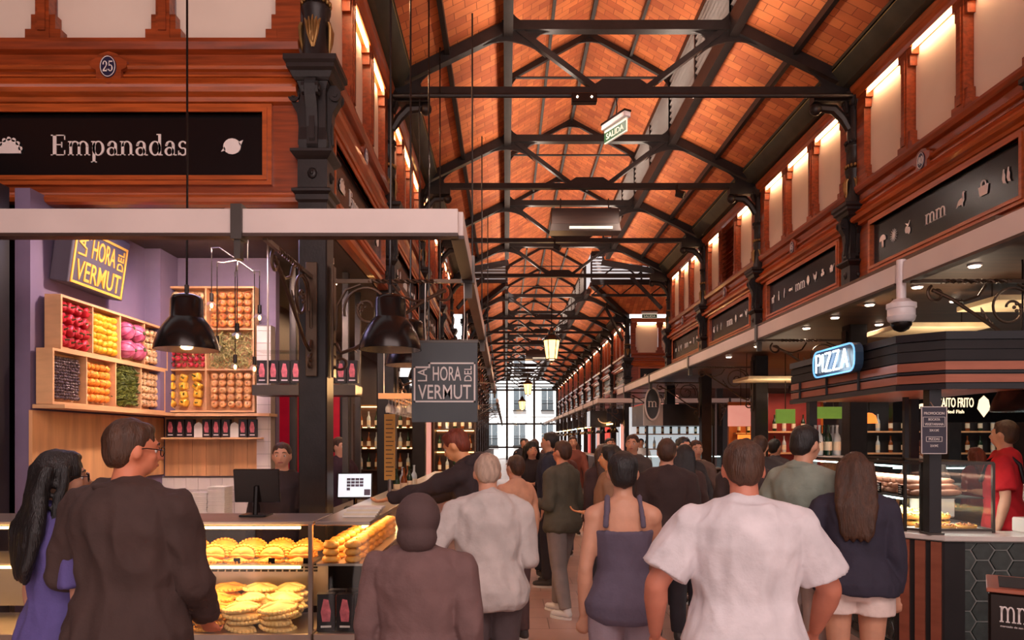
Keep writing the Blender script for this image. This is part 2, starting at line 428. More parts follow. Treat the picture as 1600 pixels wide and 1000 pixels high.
for sg in (-1, 1):
    nave_side(sg, YB(0), YB(4), YB(0)-HW+KW, YB(4)+HW-KW)
    nave_side(sg, YB(6), YB(16), YB(6)-HW+KW, YB(16))
    P = [(CX+sg*KW, YB(0)-2, ZL), (CX+sg*KW, YB(16), ZL), (CX, YB(16), ZA), (CX, YB(0)-2, ZA)]
    roof_panel('ceiling', P, uvroof(P, 1))
# transverse roof of the cross aisle, mitred into the nave
for sx in (-1, 1):
    xe, xk, xf = CX+sx*HW, CX+sx*KW, CX+sx*(HW+7)
    for sy, ye in ((-1, YB(4)), (1, YB(6))):
        P = [(xe, ye, ZE), (xf, ye, ZE), (xf, yc+sy*KW, ZK), (xk, yc+sy*KW, ZK)]
        roof_panel('ceiling', P, uvroof(P, 0))
        P = [(xk, yc+sy*KW, ZL), (xf, yc+sy*KW, ZL), (xf, yc, ZA), (xk, yc, ZA)]
        roof_panel('ceiling', P, uvroof(P, 0))
struct(MB().hexa([(-14, YB(0)-2, 9.0), (17, YB(0)-2, 9.0), (17, YB(0)-2.1, 9.1), (-14, YB(0)-2.1, 9.1)], [(-14, -6, 6.4), (17, -6, 6.4), (17, -6.1, 6.5), (-14, -6.1, 6.5)]).build('ceiling', 'roof_plain'))  # unseen roof over the near end of the hall, put in to block the sun
# ------------------------------------------------------------------ louvred lantern sides
def louvre(p0, p1, label, group):
    """a run of slanted glass louvres between posts, from p0 to p1 (x,y)"""
    a = Vector((p0[0], p0[1], 0)); b = Vector((p1[0], p1[1], 0)); d = (b-a); L_ = d.length; rz = math.atan2(d.y, d.x)
    t = thing('lantern_louvre', label, 'louvre', a, rz, group)
    m = MB()
    for k in range(9):
        z = ZK+.1+k*.105
        m.hexa([(0, -.05, z), (L_, -.05, z), (L_, -.04, z), (0, -.04, z)], [(0, .03, z+.075), (L_, .03, z+.075), (L_, .04, z+.075), (0, .04, z+.075)])
    tag(m.build('slat', 'louvre_glass', t), kind=None)
    m = MB().box(0, L_, -.05, .05, ZK-.06, ZK+.06).box(0, L_, -.05, .05, ZL-.1, ZL)
    m.build('rail', 'iron', t)
    n = max(1, round(L_/1.7))
    for k in range(n+1):
        x = L_*k/n
        MB().box(x-.025, x+.025, -.045, .045, ZK, ZL-.05).build('post', 'iron', t)
mat('louvre_glass', (118, 104, 100), .25, var=.06)
for sg, nm in ((1, 'right'), (-1, 'left')):
    x = CX+sg*KW
    for i in range(-1, 16):
        if i in (4, 5): continue
        louvre((x, YB(i)), (x, YB(i+1)), f'run of slanted louvres in the roof lantern, {nm} side, '+('nearest the camera' if i < 0 else f'{ordinal(i if i < 4 else i-2)} bay beyond the first truss'), 'lantern louvres along the nave roof')
for sx, nm in ((1, 'right'), (-1, 'left')):
    for sy, nn in ((-1, 'near'), (1, 'far')):
        louvre((CX+sx*KW, yc+sy*KW), (CX+sx*(HW+7), yc+sy*KW), f'run of bright louvres over the cross aisle, {nm} arm, {nn} side', 'lantern louvres of the cross aisle')

# ------------------------------------------------------------------ purlins, gutters
def longbeam(name, label, cat, x, z, w_, h_, y0, y1, m, group=None):
    o = MB().box(-w_/2, w_/2, 0, y1-y0, -h_/2, h_/2).build(name, m, loc=(x, y0, z)); return tag(o, label, cat, group)
for sg, nm in ((1, 'right'), (-1, 'left')):
    for (ya, yb, nn) in ((YB(0)-1.5, YB(4)+1, 'before the cross aisle'), (YB(6)-1, YB(16), 'beyond the cross aisle')):
        g = 'iron purlins under the roof'
        longbeam('purlin', f'iron purlin at the foot of the lantern, {nm} side, {nn}', 'beam', CX+sg*KW, ZK-.15, .12, .16, ya, yb, 'iron', g)
        longbeam('purlin', f'thin iron purlin halfway down the {nm} brick slope, {nn}', 'beam', CX+sg*(HW+KW)/2, (ZE+ZK)/2-.05, .06, .1, ya+.8, yb-.8, 'iron', g)
        longbeam('purlin', f'thin iron purlin under the upper brick roof, {nm} side, {nn}', 'beam', CX+sg*KW/2, (ZL+ZA)/2-.05, .05, .09, ya, yb, 'iron', g)
        # gutter: sloped iron trough along the eaves
        t = thing('eaves_gutter', f'dark metal eaves trough along the {nm} side of the nave, {nn}', 'gutter', (CX+sg*(HW-.02), 0, 0), 0, 'eaves gutters')
        m = MB(); a, b = sg*.10, sg*-.30
        ya2, yb2 = (YB(0)-1, YB(4)) if 'before' in nn else (YB(6), YB(16))
        m.prism([(a, 6.2), (a, 6.36), (b, 6.50), (b-.0, 6.43), (sg*-.16, 6.24)], ya2, yb2)
        m.build('trough', 'gutter', t)
        MB().prism([(b, 6.425), (b, 6.455), (b+sg*.04, 6.44), (b+sg*.04, 6.405)], ya2, yb2).build('edge_strip', 'gutter_edge', t)
for (ya, yb, nn) in ((YB(0)-1.5, YB(4)+1, 'nearest the camera'), (YB(4)+1, YB(16), 'running to the far end')):
    longbeam('ridge_beam', f'iron ridge beam at the apex of the brick roof, {nn}', 'beam', CX, ZA-.06, .06, .1, ya, yb, 'iron', 'ridge beams')
# ------------------------------------------------------------------ roof trusses
def fillet(m, c, d1, d2, r, y0, y1, n=7):
    c = Vector((c[0], c[1])); d1 = Vector(d1).normalized(); d2 = Vector(d2).normalized()
    a = c+d1*r; b = c+d2*r
    m.prism([tuple(c)]+[tuple(q) for q in bez(a, c+(d1+d2)*r*.12, b, n)], y0, y1)
def make_truss(x, y, label):
    t = thing('roof_truss', label, 'truss', (x, y, 0), 0, 'iron roof trusses of the nave')
    H, K = HW-.05, KW
    sl = Vector((H-K, ZK-ZE)).normalized()
    MB().box(-H, H, -.05, .05, 6.16, 6.25).build('tie_beam', 'iron', t)
    def bar(p, q, w_, h_): return MB().beam((p[0], 0, p[1]), (q[0], 0, q[1]), w_, h_, (0, 0, 1))
    bar((-K-.08, 7.04), (K+.08, 7.04), .12, .12).build('top_chord', 'iron', t)
    for s in (-1, 1):
        bar((s*H, 6.30), (s*K*.98, 7.05), .12, .14).build('rafter', 'iron', t)
        d = merge(bar((s*(K-.12), 7.0), (s*.32, 6.24), .08, .07)); d.build('diagonal', 'iron', t)
        g = MB(); e = .012
        fillet(g, (s*(H-.02), 6.2), (-s, 0), (-s*sl.x, sl.y), .62, -e, e)
        fillet(g, (s*(K+.02), 7.0), (s*sl.x, -sl.y), (-s, 0), .55, -e, e)
        fillet(g, (s*(K-.05), 6.99), (-s, 0), (-s*.75, -.6), .55, -e, e)
        fillet(g, (s*(K-.05), 6.99), (-s*.78, -.6), (s*sl.x, -sl.y), .42, -e, e)
        g.build('gusset_plate', 'iron', t)
        bar((s*K, ZK-.1), (s*K, ZL), .07, .08).build('lantern_post', 'iron', t)
        bar((s*K, ZL-.05), (0, ZA-.1), .07, .09).build('lantern_rafter', 'iron', t)
        g = MB(); u = Vector((-s*K, ZA-ZL)).normalized()
        fillet(g, (s*K, ZL-.08), (0, -1), (u.x, u.y), .32, -e, e)
        fillet(g, (s*K, 7.08), (0, 1), (-s, 0), .3, -e, e)
        g.build('lantern_gusset', 'iron', t)
    g = MB().prism([(-.42, 6.24), (.42, 6.24), (.24, 6.36), (-.24, 6.36)], -.03, .03)
    g.build('centre_plate', 'iron', t)
    g = MB(); fillet(g, (0, ZA-.12), (-.86, -.5), (.86, -.5), .38, -.012, .012); g.build('apex_plate', 'iron', t)
    MB().tube([(-K, 0, 8.13), (K, 0, 8.13)], .022, 6).build('collar_rod', 'iron', t)
    # scrolled iron brackets under the ends of the tie
    for s in (-1, 1):
        m = MB().box(min(s*H, s*(H-.5)), max(s*H, s*(H-.5)), -.07, .07, 6.05, 6.16)
        pts = [(s*(H-.02), 5.72), (s*(H-.1), 5.86), (s*(H-.22), 5.98), (s*(H-.42), 6.0)]
        m.tube([(p[0], 0, p[1]) for p in pts], [.05, .06, .065, .05], 8)
        m.ball((s*(H-.45), 0, 5.98), (.08, .075, .08), 10, 6)
        m.build('scroll_bracket', 'iron', t, smooth=True)
    return t
tr0 = make_truss(CX, YB(1), 'iron roof truss nearest the camera, with a junction box on its tie beam')
for i in range(2, 17):
    if i in (5,): continue
    k = i-1
    copy_tree(tr0, (CX, YB(i), 0), label=f'iron roof truss across the nave, {ordinal(k)} from the camera' + (', at the cross aisle' if i in (4, 6) else ''))
# the extra pipe and junction box on the nearest tie
tag(MB().tube([(CX-HW+.1, YB(1)-.14, 6.09), (CX+HW-.1, YB(1)-.14, 6.09)], .03, 8).build('cable_pipe', 'iron'), 'thin dark conduit pipe running under the nearest tie beam', 'pipe')
jb = thing('junction_box', 'flat black junction box fixed under the nearest tie beam', 'box', (.99, YB(1)-.2, 6.02))
MB().box(-.16, .16, -.05, .05, -.06, .06).build('case', 'lamp_black', jb, bevel=.008)
for s in (-1, 1): MB().lathe([(.0, 0), (.012, 0), (.012, .012), (0, .012)], n=8).xf(Matrix.Translation((s*.09, -.05, 0)) @ Matrix.Rotation(PI/2, 4, 'X')).build('indicator_light', 'bulb_white', jb)
# valley rafters and braces of the crossing
vg = 'valley rafters of the crossing'
for sx, nx in ((1, 'right'), (-1, 'left')):
    for sy, ye, ny in ((-1, YB(4), 'near'), (1, YB(6), 'far')):
        m = MB().beam((CX+sx*HW, ye, ZE-.1), (CX+sx*KW, yc+sy*KW, ZK-.1), .14, .16)
        tag(m.build('valley_rafter', 'iron'), f'dark iron valley rafter at the crossing, {ny} {nx} corner', 'beam', vg)
        tag(MB().beam((CX+sx*(HW-.2), ye-sy*.2, 5.35), (CX+sx*(HW-.95), ye+(-sy)*.95, 6.45), .07, .09).build('corner_brace', 'iron'), f'diagonal iron brace at the crossing, {ny} {nx} corner', 'brace', 'corner braces of the crossing')
for sx, nx in ((1, 'right'), (-1, 'left')):
    for ye, ny in ((YB(4), 'near'), (YB(6), 'far')):
        pass
for sy, ny in ((-1, 'near'), (1, 'far')):
    t = thing('lattice_girder', f'lattice girder under the lantern of the cross aisle, {ny} side, right arm', 'beam', (CX+HW, yc+sy*KW, 0), 0, 'lattice girders of the cross aisle')
    m = MB().box(-HW+KW, 7, -.04, .04, ZK-.12, ZK-.02).box(-HW+KW, 7, -.04, .04, 6.62, 6.7); m.build('chord', 'iron', t)
    m = MB(); x = -HW+KW; k = 0
    while x < 6.5:
        m.beam((x, 0, 6.66), (x+.5, 0, 7.05), .03, .04); m.beam((x+.5, 0, 7.05), (x+1, 0, 6.66), .03, .04); x += 1
    m.build('lattice', 'iron', t)

# ------------------------------------------------------------------ cast iron columns
def make_column(label, x, y):
    t = thing('iron_column', label, 'column', (x, y, 0), 0, 'cast iron columns of the market hall')
    m = MB().box(-.13, .13, -.13, .13, .22, 3.52); m.build('base_post', 'iron', t, bevel=.012)
    m = MB().box(-.17, .17, -.17, .17, 0, .16).box(-.15, .15, -.15, .15, .16, .22); m.build('plinth', 'iron', t, bevel=.012)
    m = MB()
    def sq(prof):                                          # square moulded block from (half width, z) pairs
        k = len(m.v); vs = []; fs = []
        for r, z in prof: vs += [(-r, -r, z), (r, -r, z), (r, r, z), (-r, r, z)]
        n = len(prof)
        for i in range(n-1):
            for q in range(4): fs.append((i*4+q, i*4+(q+1)%4, (i+1)*4+(q+1)%4, (i+1)*4+q))
        fs.append((3, 2, 1, 0)); fs.append(tuple((n-1)*4+q for q in range(4))); m.add(vs, fs)
    sq([(.13, 3.50), (.13, 3.6), (.15, 3.62), (.15, 3.66), (.18, 3.68), (.18, 3.70), (.135, 3.72), (.135, 3.94), (.16, 3.96), (.19, 3.99), (.19, 4.01), (.14, 4.03)])
    m.build('moulded_block', 'iron', t)
    m = MB()
    for a in range(4):
        mm = Matrix.Rotation(a*PI/2, 4, 'Z'); k = len(m.v)
        m.ball((0, -.138, 3.83), (.045, .02, .045), 12, 6).ball((0, -.155, 3.83), (.018, .012, .018), 8, 5)
        m.xf(mm, k)
    m.build('rosette', 'iron', t, smooth=True)
    m = MB(); 
    k = len(m.v); sq([(.12, 4.02), (.13, 4.1), (.115, 4.2), (.115, 4.5), (.14, 4.56)])
    m.build('corbel_core', 'iron', t)
    for a in range(4):                                     # scrolled corbels on each face
        m = MB(); prof = [(-.115, 4.02), (-.15, 4.06), (-.145, 4.2), (-.165, 4.34), (-.215, 4.42), (-.235, 4.5), (-.2, 4.56), (-.115, 4.56)]
        m.prism([(p[0], p[1]) for p in prof], -.05, .05, 'x')
        for s in (-1, 1):
            m.tube([(s*.05, -.19, 4.48), (s*.075, -.19, 4.48)], .055, 14); m.tube([(s*.07, -.19, 4.48), (s*.085, -.19, 4.48)], .025, 10)
        m.prism([(-.13, 4.06), (-.165, 4.1), (-.155, 4.3), (-.13, 4.3)], -.025, .025, 'x')
        m.xf(Matrix.Rotation(a*PI/2, 4, 'Z')).build('corbel_scroll', 'iron', t)
    m = MB(); sq([(.15, 4.56), (.17, 4.58), (.19, 4.62), (.215, 4.64), (.215, 4.67), (.238, 4.69), (.238, 4.73), (.13, 4.75)])
    m.build('cornice_cap', 'iron', t)
    m = MB().lathe([(.15, 4.74), (.13, 4.8), (.118, 4.9), (.122, 5.14), (.132, 5.16), (.135, 5.19), (.115, 5.21), (.112, 5.44), (.13, 5.46), (.134, 5.49), (.11, 5.51), (.1, 5.9), (.1, 6.0), (.13, 6.02), (.15, 6.1), (.17, 6.14), (.17, 6.18)], n=20)
    m.build('upper_shaft', 'iron', t, smooth=True)
    for z in (5.235, 5.545):                               # strings of beads
        m = MB()
        for a in range(16): m.ball((.125*math.cos(a*PI/8), .125*math.sin(a*PI/8), z), (.02, .02, .023), 8, 6)
        m.build('bead_ring', 'iron_gold' if z < 5.3 else 'iron', t, smooth=True)
    for a in range(4):                                     # leaf ornaments
        m = MB()
        for k in range(-2, 3):
            m.tube([(k*.004, -.12, 4.84), (k*.02, -.135, 4.94), (k*.028, -.14, 5.03), (k*.036, -.127, 5.09-abs(k)*.015)], [.008, .014, .015, .006], 6)
        m.ball((0, -.135, 4.92), (.02, .015, .05), 8, 6)
        m.xf(Matrix.Rotation(a*PI/2, 4, 'Z')).build('leaf_ornament', 'iron_gold', t, smooth=True)
        m = MB()
        for k in range(-2, 3):
            m.tube([(k*.01, -.11, 5.93), (k*.026, -.14, 6.02), (k*.04, -.175, 6.1)], [.012, .02, .012], 6)
        m.xf(Matrix.Rotation(a*PI/2, 4, 'Z')).build('capital_leaf', 'iron', t, smooth=True)
    return t
col0 = make_column('cast iron corner column beside the "Empanadas" fascia', XL, YB(0)); col0.scale = (.87, .87, 1)
rs = [(XR, i, 'right') for i in (0, 1, 2, 3, 4)]+[(XL, i, 'left') for i in (1, 2, 3, 4)]+[(XR, i, 'right') for i in range(6, 17)]+[(XL, i, 'left') for i in range(6, 17)]
for x, i, nm in rs:
    q = f'cast iron column on the {nm} side of the nave, ' + ('at the cropped right edge' if (i == 0) else (f'{ordinal(i-1)} with a fascia beyond it' if i < 4 else ('before the cross aisle' if i == 4 else f'{ordinal(i-6)} beyond the cross aisle')))
    copy_tree(col0, (x, YB(i), 0), label=q)
copy_tree(col0, (XL-B, YB(0), 0), label='cast iron column at the dark left edge of the fruit stall')
for k in (1, 2): copy_tree(col0, (XR+k*B, YB(6), 0), label=f'cast iron column of the facade across the aisle, {ordinal(k-1)} from its corner')
for k in (1, 2): copy_tree(col0, (XR+k*B, YB(4), 0), label=f'cast iron column inside the right stalls, {ordinal(k-1)} from the nave, by the cross aisle')
for k in (1,): copy_tree(col0, (XR+k*B, YB(2), 0), label='cast iron column standing behind the pizza counter')

# ------------------------------------------------------------------ timber fascias with signs
def blob2(mb, pts, y0, y1): mb.prism(pts, y0, y1)
def ell(cx, cz, rx, rz, n=16, rot=0):
    return [(cx+rx*math.cos(t)*math.cos(rot)-rz*math.sin(t)*math.sin(rot), cz+rx*math.cos(t)*math.sin(rot)+rz*math.sin(t)*math.cos(rot)) for t in (2*PI*k/n for k in range(n))]
def icon(kind, cx, cz, s):
    m = MB(); a, b = -.004, .002
    def P(pts): m.prism([(cx+p[0]*s, cz+p[1]*s) for p in pts], a, b)
    if kind == 'mushroom': P(arc(0, .1, .45, .4, -10, 190)+[]); P([(-.12, -.5), (.12, -.5), (.1, .1), (-.1, .1)])
    elif kind == 'sunburst':
        for k in range(14):
            t = k*PI/7; P([(.12*math.cos(t-.2), .12*math.sin(t-.2)), (.5*math.cos(t), .5*math.sin(t)), (.12*math.cos(t+.2), .12*math.sin(t+.2))])
        P(ell(0, 0, .17, .17))
    elif kind == 'olive': P(ell(-.12, -.1, .2, .26)); P(ell(.16, -.22, .17, .26)); P([(-.05, .1), (.3, .5), (.1, .12)]); P([(0, .15), (-.3, .42), (.05, .3)])
    elif kind == 'goose': P(ell(-.05, -.12, .34, .2, rot=.35)); P([(.1, -.05), (.12, .4), (.22, .5), (.38, .42), (.24, .38), (.26, 0)]); P([(-.4, -.2), (-.5, -.42), (-.2, -.25)]); P([(0, -.3), (.1, -.5), (.14, -.28)])
    elif kind == 'basket': P([(-.45, .15), (.45, .15), (.34, -.45), (-.34, -.45)]); ringpoly(m, cx, cz+.15*s, (.26*s, .36*s), (.19*s, .28*s), 0, 180, a, b, 10)
    elif kind == 'chilli':
        for dx in (-.2, .2): P([(dx-.02, .48), (dx+.03, .48), (dx+.03, .28), (dx+.11, .1), (dx+.1, -.2), (dx+.22, -.45), (dx-.02, -.36), (dx-.12, -.1), (dx-.08, .2)])
    elif kind == 'goat': P(ell(0, 0, .34, .18)); P([(.2, 0), (.3, .4), (.5, .3), (.36, -.05)]); [P([(x, -.5), (x+.07, -.5), (x+.09, 0), (x-.02, 0)]) for x in (-.28, -.1, .1, .24)]
    elif kind == 'bottle': P([(-.12, -.5), (.12, -.5), (.12, .1), (.05, .2), (.05, .5), (-.05, .5), (-.05, .2), (-.12, .1)])
    elif kind == 'knife': P([(-.05, -.5), (.06, -.5), (.08, -.1), (.16, .1), (.1, .5), (-.05, .1)])
    elif kind == 'fish': P(ell(-.05, 0, .36, .15)); P([(.25, 0), (.5, .18), (.5, -.18)])
    elif kind == 'hen': P(ell(0, -.05, .28, .24)); P([(.1, .0), (.2, .45), (.4, .35), (.28, -.02)]); P([(-.2, .1), (-.45, .4), (-.3, -.1)]); P([(-.03, -.2), (.0, -.5), (.07, -.2)])
    elif kind == 'leaf': P([(0, -.5), (.3, -.1), (.22, .3), (0, .5), (-.22, .3), (-.3, -.1)])
    elif kind == 'pot': P([(-.36, .1), (.36, .1), (.26, -.35), (-.26, -.35)]); P(ell(0, .2, .2, .1)); P([(.34, .1), (.55, .3), (.3, -.1)])
    elif kind == 'berry': P(ell(-.15, -.15, .17, .17)); P(ell(.17, -.1, .17, .17)); P(ell(0, .2, .17, .17))
    elif kind == 'empanada':
        P(arc(0, -.3, .5, .62, 0, 180)); 
        for k in range(7): P(ell(.5*math.cos(R(20+k*24)), -.3+.62*math.sin(R(20+k*24)), .09, .09, 8))
    elif kind == 'onion': P(ell(0, 0, .42, .38)); P([(.3, .2), (.52, .3), (.4, .0)]); P([(-.3, -.2), (-.52, -.25), (-.36, -.02)])
    return m
WSIGN = (.47, 2.97)
proto_parts = {}
def make_fascia(label, loc, rz, title=None, icons=(), number=None, glow=True, vent=False):
    t = thing('timber_fascia', label, 'fascia', loc, rz, 'timber stall fascias')
    def part(name, key, mt, fn, **kw):
        k = (name, key)
        if k not in proto_parts: proto_parts[k] = fn().build(name, mt, t, **kw); return proto_parts[k]
        o = proto_parts[k].copy(); C.objects.link(o); o.parent = t; return o
    part('backing_board', 0, 'wood_red', lambda: MB().box(.13, B-.13, .0, .08, 3.62, 3.83).box(.13, WSIGN[0], 0, .08, 3.83, 4.37).box(WSIGN[1], B-.13, 0, .08, 3.83, 4.37).box(.13, B-.13, 0, .08, 4.37, 4.92).box(.13, B-.13, .05, .1, 3.8, 4.4))
    def fr():
        m = MB(); x0, x1 = WSIGN; z0, z1 = 3.84, 4.35
        for e, d in ((.07, .035), (.035, .05)):
            m.box(x0-e, x1+e, -d, 0, z1, z1+e).box(x0-e, x1+e, -d, 0, z0-e, z0).box(x0-e, x0, -d, 0, z0, z1).box(x1, x1+e, -d, 0, z0, z1)
        return m
    part('sign_frame', 0, 'wood_trim', fr)
    sg = part('sign_panel', 0, 'sign_black', lambda: MB().box(WSIGN[0], WSIGN[1], .01, .03, 3.84, 4.35))
    def corn():
        m = MB(); x0, x1 = .13, B-.13
        m.prism([(0, 4.42), (-.05, 4.43), (-.06, 4.46), (-.11, 4.48), (-.125, 4.51), (-.11, 4.54), (-.05, 4.56), (-.05, 4.58), (-.075, 4.6), (-.05, 4.62), (0, 4.63)], x0, x1, 'x')
        return m
    part('cornice', 0, 'wood_trim', corn)
    part('upper_moulding', 0, 'wood_trim', lambda: MB().prism([(0, 4.69), (-.03, 4.70), (-.045, 4.72), (-.03, 4.735), (0, 4.74)], .13, B-.13, 'x').prism([(0, 4.64), (-.02, 4.645), (-.02, 4.66), (0, 4.665)], .13, B-.13, 'x'))
    part('lower_moulding', 0, 'wood_trim', lambda: MB().prism([(0, 3.62), (-.04, 3.63), (-.055, 3.66), (-.03, 3.69), (-.02, 3.71), (0, 3.72)], .13, B-.13, 'x'))
    W0, W1 = .3, B-.32; pw = (W1-W0-.13*2)/3
    for k in range(4):
        def post(k=k):
            m = MB()
            if k in (0, 3): m.box(*((.12, W0) if k == 0 else (W1, B-.12)), -.03, .09, 4.92, 6.05)
            else:
                x = W0+k*pw+(k-1)*.13; m.box(x+.01, x+.12, -.045, .09, 4.92, 6.05).box(x+.035, x+.095, -.06, -.04, 5.0, 5.95)
            for q in range(3):
                a = W0+q*(pw+.13)
                for s, e, own in ((a, 1, q), (a+pw, -1, q+1)):
                    if own != k: continue
                    s -= e*.012
                    m.box(min(s, s+e*.09), max(s, s+e*.09), -.035, .05, 4.92, 5.02).box(min(s, s+e*.045), max(s, s+e*.045), -.03, .05, 5.01, 5.14)
                    m.box(min(s, s+e*.08), max(s, s+e*.08), -.035, .05, 5.97, 6.05).box(min(s, s+e*.045), max(s, s+e*.045), -.03, .05, 5.86, 5.98)
            return m
        part('mullion', k, 'wood_red', post)
    part('sill', 0, 'wood_red', lambda: MB().prism([(0, 4.83), (-.05, 4.85), (-.07, 4.9), (-.07, 4.93), (.05, 4.93), (.05, 4.83)], .13, B-.13, 'x'))
    part('top_rail', 0, 'wood_trim', lambda: MB().prism([(.09, 6.05), (-.05, 6.05), (-.06, 6.1), (-.1, 6.13), (-.12, 6.18), (-.12, 6.2), (.09, 6.2)], .12, B-.12, 'x'))
    for k in range(3):
        a = W0+k*(pw+.13); b = a+pw
        if vent and k == 1:
            def sl():
                m = MB().box(a, b, .07, .085, 4.92, 6.05)
                for q in range(11): m.hexa([(a, -.02, 4.98+q*.095), (b, -.02, 4.98+q*.095), (b, -.01, 4.98+q*.095), (a, -.01, 4.98+q*.095)], [(a, .06, 5.05+q*.095), (b, .06, 5.05+q*.095), (b, .07, 5.05+q*.095), (a, .07, 5.05+q*.095)])
                return m
            part('louvred_vent', k, 'wood_red', sl)
        else:
            part('white_panel', k, 'panel_white', lambda: MB().box(a, b, .055, .075, 4.92, 6.05))
            if glow: part('light_strip', k, 'strip_glow', lambda: MB().box(a+.05, b-.05, -.025, .0, 6.025, 6.045))
    if title:
        m = serif_text(title, .115, 0.01, .006); 
        for i, p in enumerate(m.v): m.v[i] = (p[0]+1.80, p[1], p[2]+4.02)
        m.build('lettering', 'sign_letter', sg)
    x = WSIGN[0]
    for (kd, dx, s) in icons:
        o = icon(kd, dx, 4.09, s).build('icon', 'sign_letter', sg); 
        if kd != 'mm': pass
    if not title:
        m = serif_text('mm', .11, .01, .006)
        for i, p in enumerate(m.v): m.v[i] = (p[0]+(WSIGN[0]+WSIGN[1])/2-.02, p[1], p[2]+4.02)
        m.build('lettering', 'sign_letter', sg)
    if number:
        nx = 1.74 if title else 1.55
        bd = MB().prism([(-.11, .07), (-.15, .05), (-.14, .0), (-.1, -.02), (-.1, -.08), (0, -.13), (.1, -.08), (.1, -.02), (.14, 0), (.15, .05), (.11, .07), (.07, .11), (0, .13), (-.07, .11)], -.055, -.02).xf(Matrix.Translation((nx, 0, 4.70))).build('badge_board', 'wood_red', t)
        MB().prism(ell(nx, 4.705, .066, .088, 24), -.064, -.055).build('number_plate', 'badge_blue', bd)
        m = MB(); ringpoly(m, nx, 4.705, (.061, .083), (.056, .078), 0, 360, -.067, -.064, 26); m.build('plate_rim', 'sign_letter', bd)
        m = MB(); xx = 0
        for ch in number: xx += serif(m, ch, xx, 0, 1)
        for i, p in enumerate(m.v): m.v[i] = (nx+(p[0]-xx/2+.06)*.052, -.064-p[1]*.004, 4.705+(p[2]-.72)*.058)
        m.build('number', 'sign_letter', bd)
    return t
R90 = PI/2
make_fascia('timber fascia facing the camera with the Empanadas sign and number 25', (XL-B, YB(0), 0), 0, 'Empanadas', (('empanada', .91, .19), ('onion', 2.71, .17)), '25', glow=False)
SETS = [(('mushroom', .68), ('sunburst', .92), ('olive', 1.2), ('goose', 2.13), ('basket', 2.45), ('chilli', 2.75)),
        (('goat', .62), ('bottle', .88), ('knife', 1.1), ('fish', 1.35), ('leaf', 2.0), ('hen', 2.24), ('berry', 2.48), ('pot', 2.75)),
        (('olive', .66), ('bottle', .9), ('knife', 1.15), ('leaf', 2.1), ('fish', 2.4), ('hen', 2.7)),
        (('pot', .66), ('knife', .95), ('hen', 1.2), ('fish', 2.1), ('bottle', 2.4), ('leaf', 2.7))]
NUM = ['40', '45', '44', '42']
for i in range(4):
    make_fascia(f'timber fascia on the nave right side, {ordinal(i)} from the camera' + (', with a louvred vent' if i == 2 else '') + (', numbered 40' if i == 0 else ''), (XR, YB(i+1), 0), -R90, None, tuple((a, b, .15) for a, b in SETS[i]), NUM[i], vent=(i == 2))
for i in range(4):
    make_fascia(f'timber fascia along the left side of the nave, {ordinal(i)} from the corner column', (XL, YB(i), 0), R90, 'Empanadas' if i == 0 else None, (('empanada', .91, .19), ('onion', 2.71, .17)) if i == 0 else tuple((a, b, .15) for a, b in SETS[(i+1) % 4]), None if i else '25')
ffr = make_fascia('distant timber fascia, right side, first beyond the cross aisle', (XR, YB(7), 0), -R90, None, tuple((a, b, .15) for a, b in SETS[1]), None)
for i in range(7, 16): copy_tree(ffr, (XR, YB(i+1), 0), -R90, f'distant timber fascia, right side, {ordinal(i-6)} beyond the cross aisle')
for i in range(6, 16): copy_tree(ffr, (XL, YB(i), 0), R90, f'distant timber fascia, left side, {ordinal(i-6)} beyond the cross aisle')
for i in range(2): make_fascia(f'timber fascia facing the camera across the aisle, {ordinal(i)} from the nave', (XR+i*B, YB(6), 0), 0, None, tuple((a, b, .15) for a, b in SETS[2+i]), None)
# ------------------------------------------------------------------ awning rails and scroll brackets
OV = 1.23
def awning(name, label, loc, rz, L_, joints=(), ext=0):
    t = thing('awning_rail', label, 'rail', loc, rz, 'white awning rails')
    m = MB().box(0, L_, -.03, .03, 3.02, 3.175); m.build('fascia_board', 'awning_white', t, bevel=.004)
    MB().box(0, L_, -.035, .05, 3.0, 3.02).build('lower_lip', 'wood_dark', t)
    for j in joints:
        MB().box(j-.035, j+.035, -.05, .06, 2.98, 3.2).box(j-.02, j+.02, -.03, .03, 2.86, 2.98).build('clamp', 'steel_dark', t)
    return t
awning('a', 'white awning rail facing the camera over the pastry counter', (XL-B, YB(0)-OV, 0), 0, B+OV+.0, (B-.16,))
awning('a', 'white awning rail running along the left side of the nave', (XL+OV, YB(0)-OV+.03, 0), R90, YB(4)-YB(0)+OV, [OV-.03+B*k for k in range(0, 5)])
awning('a', 'white awning rail over the right stalls, nearest part, holding the dome camera', (XR-OV, 5.74, 0), -R90, 1.9, ())
awning('a', 'white awning rail along the right side of the nave, up to the cross aisle', (XR-OV, YB(4)+OV, 0), -R90, YB(4)+OV-5.86, [OV+B*k for k in range(0, 4)])
awning('a', 'white awning rail along the right side beyond the cross aisle', (XR-OV, YB(16), 0), -R90, YB(16)-YB(6)+OV, [B*k for k in range(0, 11)])
awning('a', 'white awning rail facing the camera across the aisle', (XR-OV, YB(6)-OV, 0), 0, 2*B+OV, (OV, OV+B))
awning('a', 'white awning rail along the left side beyond the cross aisle', (XL+OV, YB(6)-OV, 0), R90, YB(16)-YB(6)+OV, [OV+B*k for k in range(0, 11)])
def spiral(cx, cz, r0, r1, a0, turns, n=26):
    return [(cx+(r0+(r1-r0)*k/n)*math.cos(a0+turns*2*PI*k/n), 0, cz+(r0+(r1-r0)*k/n)*math.sin(a0+turns*2*PI*k/n)) for k in range(n+1)]
